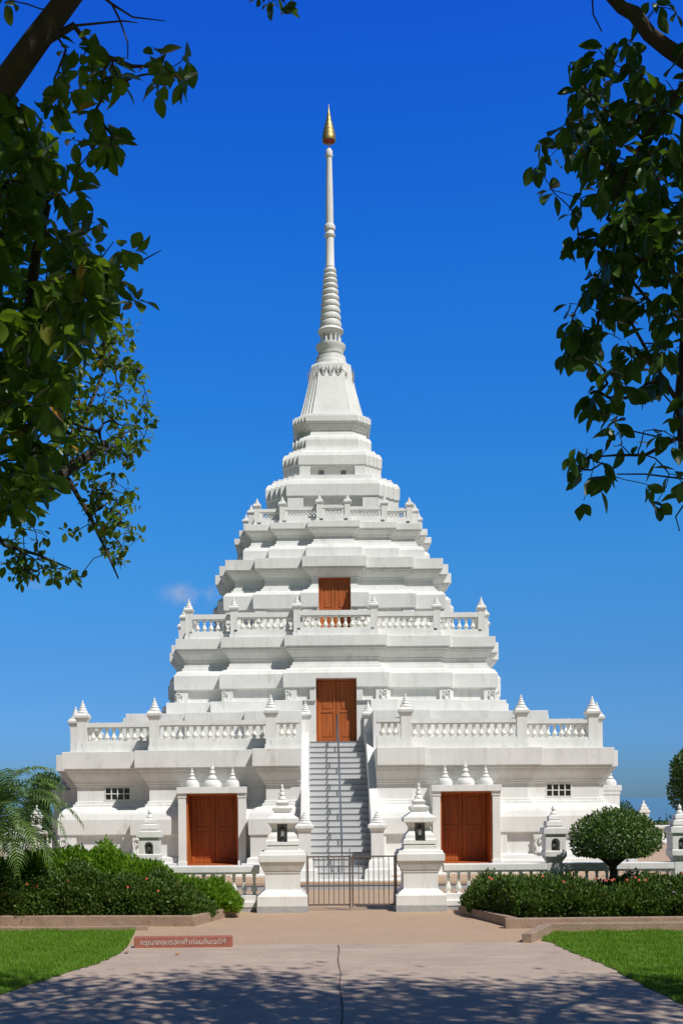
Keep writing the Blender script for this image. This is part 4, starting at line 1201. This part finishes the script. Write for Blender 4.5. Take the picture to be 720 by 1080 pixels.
for l in ([(720, 465), (690, 460), (655, 452), (640, 470), (632, 485)], [(720, 505), (680, 500), (650, 500)], [(722, 530), (712, 545), (716, 560)], [(624, -5), (625, 15), (634, 33)], [(720, 440), (690, 405), (660, 418)]):
    wood_.tube([P(x, y, 9.1) for x, y in l], [.008-.0012*i for i in range(len(l))], 5)
wood_.tube([lr[-2], P(300, -60, 9.4), P(290, -15, 9.5), P(287, 2, 9.5)], [.03, .015, .006, .004], 5)
for p in topm: wood_.tube([P(288, -8, 9.5), p], .004, 4)
cn = canopy(380, (1.2, 10.5, -3.5, 8.9, 8.6, 11.2), 0, 2.2, 0)
overR = [Vector((3.5, 6.5, 9.4)), Vector((5, 4.5, 9.6)), Vector((7.5, 5, 9.4)), Vector((8, 8, 9.5))]
for b in overR: wood_.tube([trunkR[-1], trunkR[-1].lerp(b, .5)+Vector((.1, .1, .4)), b], [.12, .08, .05], 7)
twigs(wood_, overR+sample_line(lr[-3:]), cn, .05, .004)
wl = MB(); wl.v = [(v[0]-6.2, v[1]-7.6, v[2]) for v in wood_.v]; wl.f = wood_.f
build(wl, 'trunk', M['bark'], RT, smooth=60, clean=False)
cp = np.array([list(p) for p in cn])
parts = [rosettes(dR, 7, .165, .8), rosettes(lR, 5, .165, 1.1), rosettes(isoR, 4, .16, 1.2), rosettes(topm, 5, .12, .3), clump_leaves(cp, 120, .45, .18)]
leaf_obj('crown', parts, M['leaf_right'], RT, RT.location)

# fallen leaves on the ground
def fallen(px, py, s, lab):
    v_ = py-HY+TH*(px-CX); d = F*EYE/v_; x = P(px, py, d).x
    m = MB(); a = random.random()*6
    pts = [(0, 0, .012), (.35, .2, .03), (.35, 0, .015), (.35, -.2, .03), (.75, .16, .04), (.75, 0, .02), (.75, -.16, .035), (1, 0, .05)]
    vv = [((p[0]*math.cos(a)-p[1]*math.sin(a))*s, (p[0]*math.sin(a)+p[1]*math.cos(a))*s, p[2]*s*3+.005) for p in pts]
    m.add(vv, [(0, 2, 1), (0, 3, 2), (1, 2, 5, 4), (2, 3, 6, 5), (4, 5, 7), (5, 6, 7)])
    o = build(m, 'fallen_leaf', M['dry_leaf'], loc=(x, d, .01)); props(o, lab, 'leaf', 'dry leaves fallen on path and lawn')
fallen(4, 984, .22, 'dry tan leaf on the left lawn by the picture edge')
fallen(133, 1005, .17, 'dry leaf at the lawn corner below the red sign stone')
fallen(84, 1022, .13, 'dry leaf on the left lawn border, middle of its run')
fallen(34, 1047, .12, 'dry leaf near the bottom of the left lawn border')
fallen(185, 1008, .14, 'pale dry leaf on the path under the sign stone')
fallen(612, 1012, .10, 'dry leaf on the right lawn border')

# ================================================================== WORLD, SUN, CAMERA
SKYTINT = [(0, (.28, .54, 1.15)), (.043, (.31, .62, 1.25)), (.116, (.47, .87, 1.25)), (.195, (.64, 1.28, 1.48)), (.27, (.70, 1.52, 1.75)), (.406, (.74, 1.70, 2.2)), (.494, (.68, 1.53, 2.40)), (.559, (.72, 1.39, 2.6)), (1, (.8, 1.2, 1.9))]
AZ, EL = math.radians(42), math.radians(53)
sd = Vector((math.sin(AZ)*math.cos(EL), -math.cos(AZ)*math.cos(EL), math.sin(EL)))
sun = bpy.data.lights.new('sun', 'SUN'); sun.energy = 4.4; sun.angle = math.radians(.53); sun.color = (1, .965, .915)
so = bpy.data.objects.new('sun', sun); so.rotation_euler = (-sd).to_track_quat('-Z', 'Y').to_euler(); so.location = (20, -20, 40); C.objects.link(so)
wd = bpy.data.worlds.new('World'); scene.world = wd; wd.use_nodes = True
nt = wd.node_tree; N = nt.nodes; Lk = nt.links
bg = N['Background']; sky = N.new('ShaderNodeTexSky'); sky.sky_type = 'NISHITA'; sky.sun_disc = False
sky.sun_elevation = EL; sky.sun_rotation = PI-AZ; sky.altitude = 0; sky.air_density = 1.0; sky.dust_density = .3; sky.ozone_density = 4.0
hsv = N.new('ShaderNodeHueSaturation'); hsv.inputs['Hue'].default_value = .51; hsv.inputs['Saturation'].default_value = 1.35; hsv.inputs['Value'].default_value = 1.0
Lk.new(sky.outputs[0], hsv.inputs['Color'])
# two faint cloud wisps low in the sky
tc = N.new('ShaderNodeTexCoord')
# clear polarised-looking tropical sky: tint of the air by height above the horizon
sx = N.new('ShaderNodeSeparateXYZ'); Lk.new(tc.outputs['Generated'], sx.inputs[0])
rp = N.new('ShaderNodeValToRGB'); els = rp.color_ramp.elements
tint = SKYTINT
while len(els) < len(tint): els.new(.5)
for i, (z, c) in enumerate(tint): els[i].position = z
for i, (z, c) in enumerate(tint): els[i].color = (c[0]/3, c[1]/3, c[2]/3, 1)
Lk.new(sx.outputs['Z'], rp.inputs['Fac'])
m0 = N.new('ShaderNodeVectorMath'); m0.operation = 'MULTIPLY'; Lk.new(hsv.outputs['Color'], m0.inputs[0]); Lk.new(rp.outputs['Color'], m0.inputs[1])
m1 = N.new('ShaderNodeVectorMath'); m1.operation = 'SCALE'; m1.inputs['Scale'].default_value = 3.0; Lk.new(m0.outputs[0], m1.inputs[0])
# the deep blue band lies opposite the sun; towards the sun and overhead the sky is paler
wy = N.new('ShaderNodeMapRange'); wy.interpolation_type = 'SMOOTHSTEP'; wy.inputs['From Min'].default_value = .25; wy.inputs['From Max'].default_value = .70; Lk.new(sx.outputs['Y'], wy.inputs['Value'])
pn = N.new('ShaderNodeVectorMath'); pn.operation = 'MULTIPLY'; Lk.new(hsv.outputs['Color'], pn.inputs[0]); pn.inputs[1].default_value = (.70, .60, .45)
mm0 = N.new('ShaderNodeMix'); mm0.data_type = 'RGBA'; Lk.new(wy.outputs[0], mm0.inputs['Factor']); Lk.new(pn.outputs[0], mm0.inputs['A']); Lk.new(m1.outputs[0], mm0.inputs['B'])
last = mm0.outputs['Result']
for (px, py, rad, amt) in ((200, 627, .032, .55), (40, 617, .012, .25)):
    v = P(px, py, 1.0)-Vector((0, 0, EYE)); v.normalize()
    sb = N.new('ShaderNodeVectorMath'); sb.operation = 'SUBTRACT'; Lk.new(tc.outputs['Generated'], sb.inputs[0]); sb.inputs[1].default_value = v
    ml = N.new('ShaderNodeVectorMath'); ml.operation = 'MULTIPLY'; Lk.new(sb.outputs[0], ml.inputs[0]); ml.inputs[1].default_value = (1, 1, 2.4)
    ln = N.new('ShaderNodeVectorMath'); ln.operation = 'LENGTH'; Lk.new(ml.outputs[0], ln.inputs[0])
    ns = N.new('ShaderNodeTexNoise'); ns.inputs['Scale'].default_value = 55; ns.inputs['Detail'].default_value = 5; Lk.new(tc.outputs['Generated'], ns.inputs['Vector'])
    mr = N.new('ShaderNodeMapRange'); mr.inputs['From Min'].default_value = rad; mr.inputs['From Max'].default_value = rad*.2; mr.interpolation_type = 'SMOOTHSTEP'; Lk.new(ln.outputs['Value'], mr.inputs['Value'])
    nr = N.new('ShaderNodeMapRange'); nr.inputs['From Min'].default_value = .35; nr.inputs['From Max'].default_value = .7; Lk.new(ns.outputs['Fac'], nr.inputs['Value'])
    mm = N.new('ShaderNodeMath'); mm.operation = 'MULTIPLY'; Lk.new(mr.outputs[0], mm.inputs[0]); Lk.new(nr.outputs[0], mm.inputs[1])
    m3 = N.new('ShaderNodeMath'); m3.operation = 'MULTIPLY'; Lk.new(mm.outputs[0], m3.inputs[0]); m3.inputs[1].default_value = amt
    mx = N.new('ShaderNodeMix'); mx.data_type = 'RGBA'; Lk.new(m3.outputs[0], mx.inputs['Factor']); Lk.new(last, mx.inputs['A']); mx.inputs['B'].default_value = (6, 6, 7, 1)
    last = mx.outputs['Result']
Lk.new(last, bg.inputs['Color']); bg.inputs['Strength'].default_value = .085

cam = bpy.data.cameras.new('camera'); co = bpy.data.objects.new('camera', cam); C.objects.link(co)
cam.sensor_fit = 'VERTICAL'; cam.sensor_height = 36; cam.sensor_width = 24; cam.lens = F/1080*36
cam.shift_x = (360-CX)/1080; cam.shift_y = (HY-540)/1080; cam.clip_end = 20000; cam.clip_start = .1
Mx = Matrix.Rotation(PI/2, 4, 'X') @ Matrix.Rotation(-TH, 4, 'Z'); Mx.translation = (0, 0, EYE)
co.matrix_world = Mx
scene.camera = co
scene.view_settings.view_transform = 'Standard'; scene.view_settings.look = 'None'; scene.view_settings.exposure = 0.0; scene.view_settings.gamma = 1
scene.cycles.max_bounces = 8; scene.cycles.transparent_max_bounces = 4
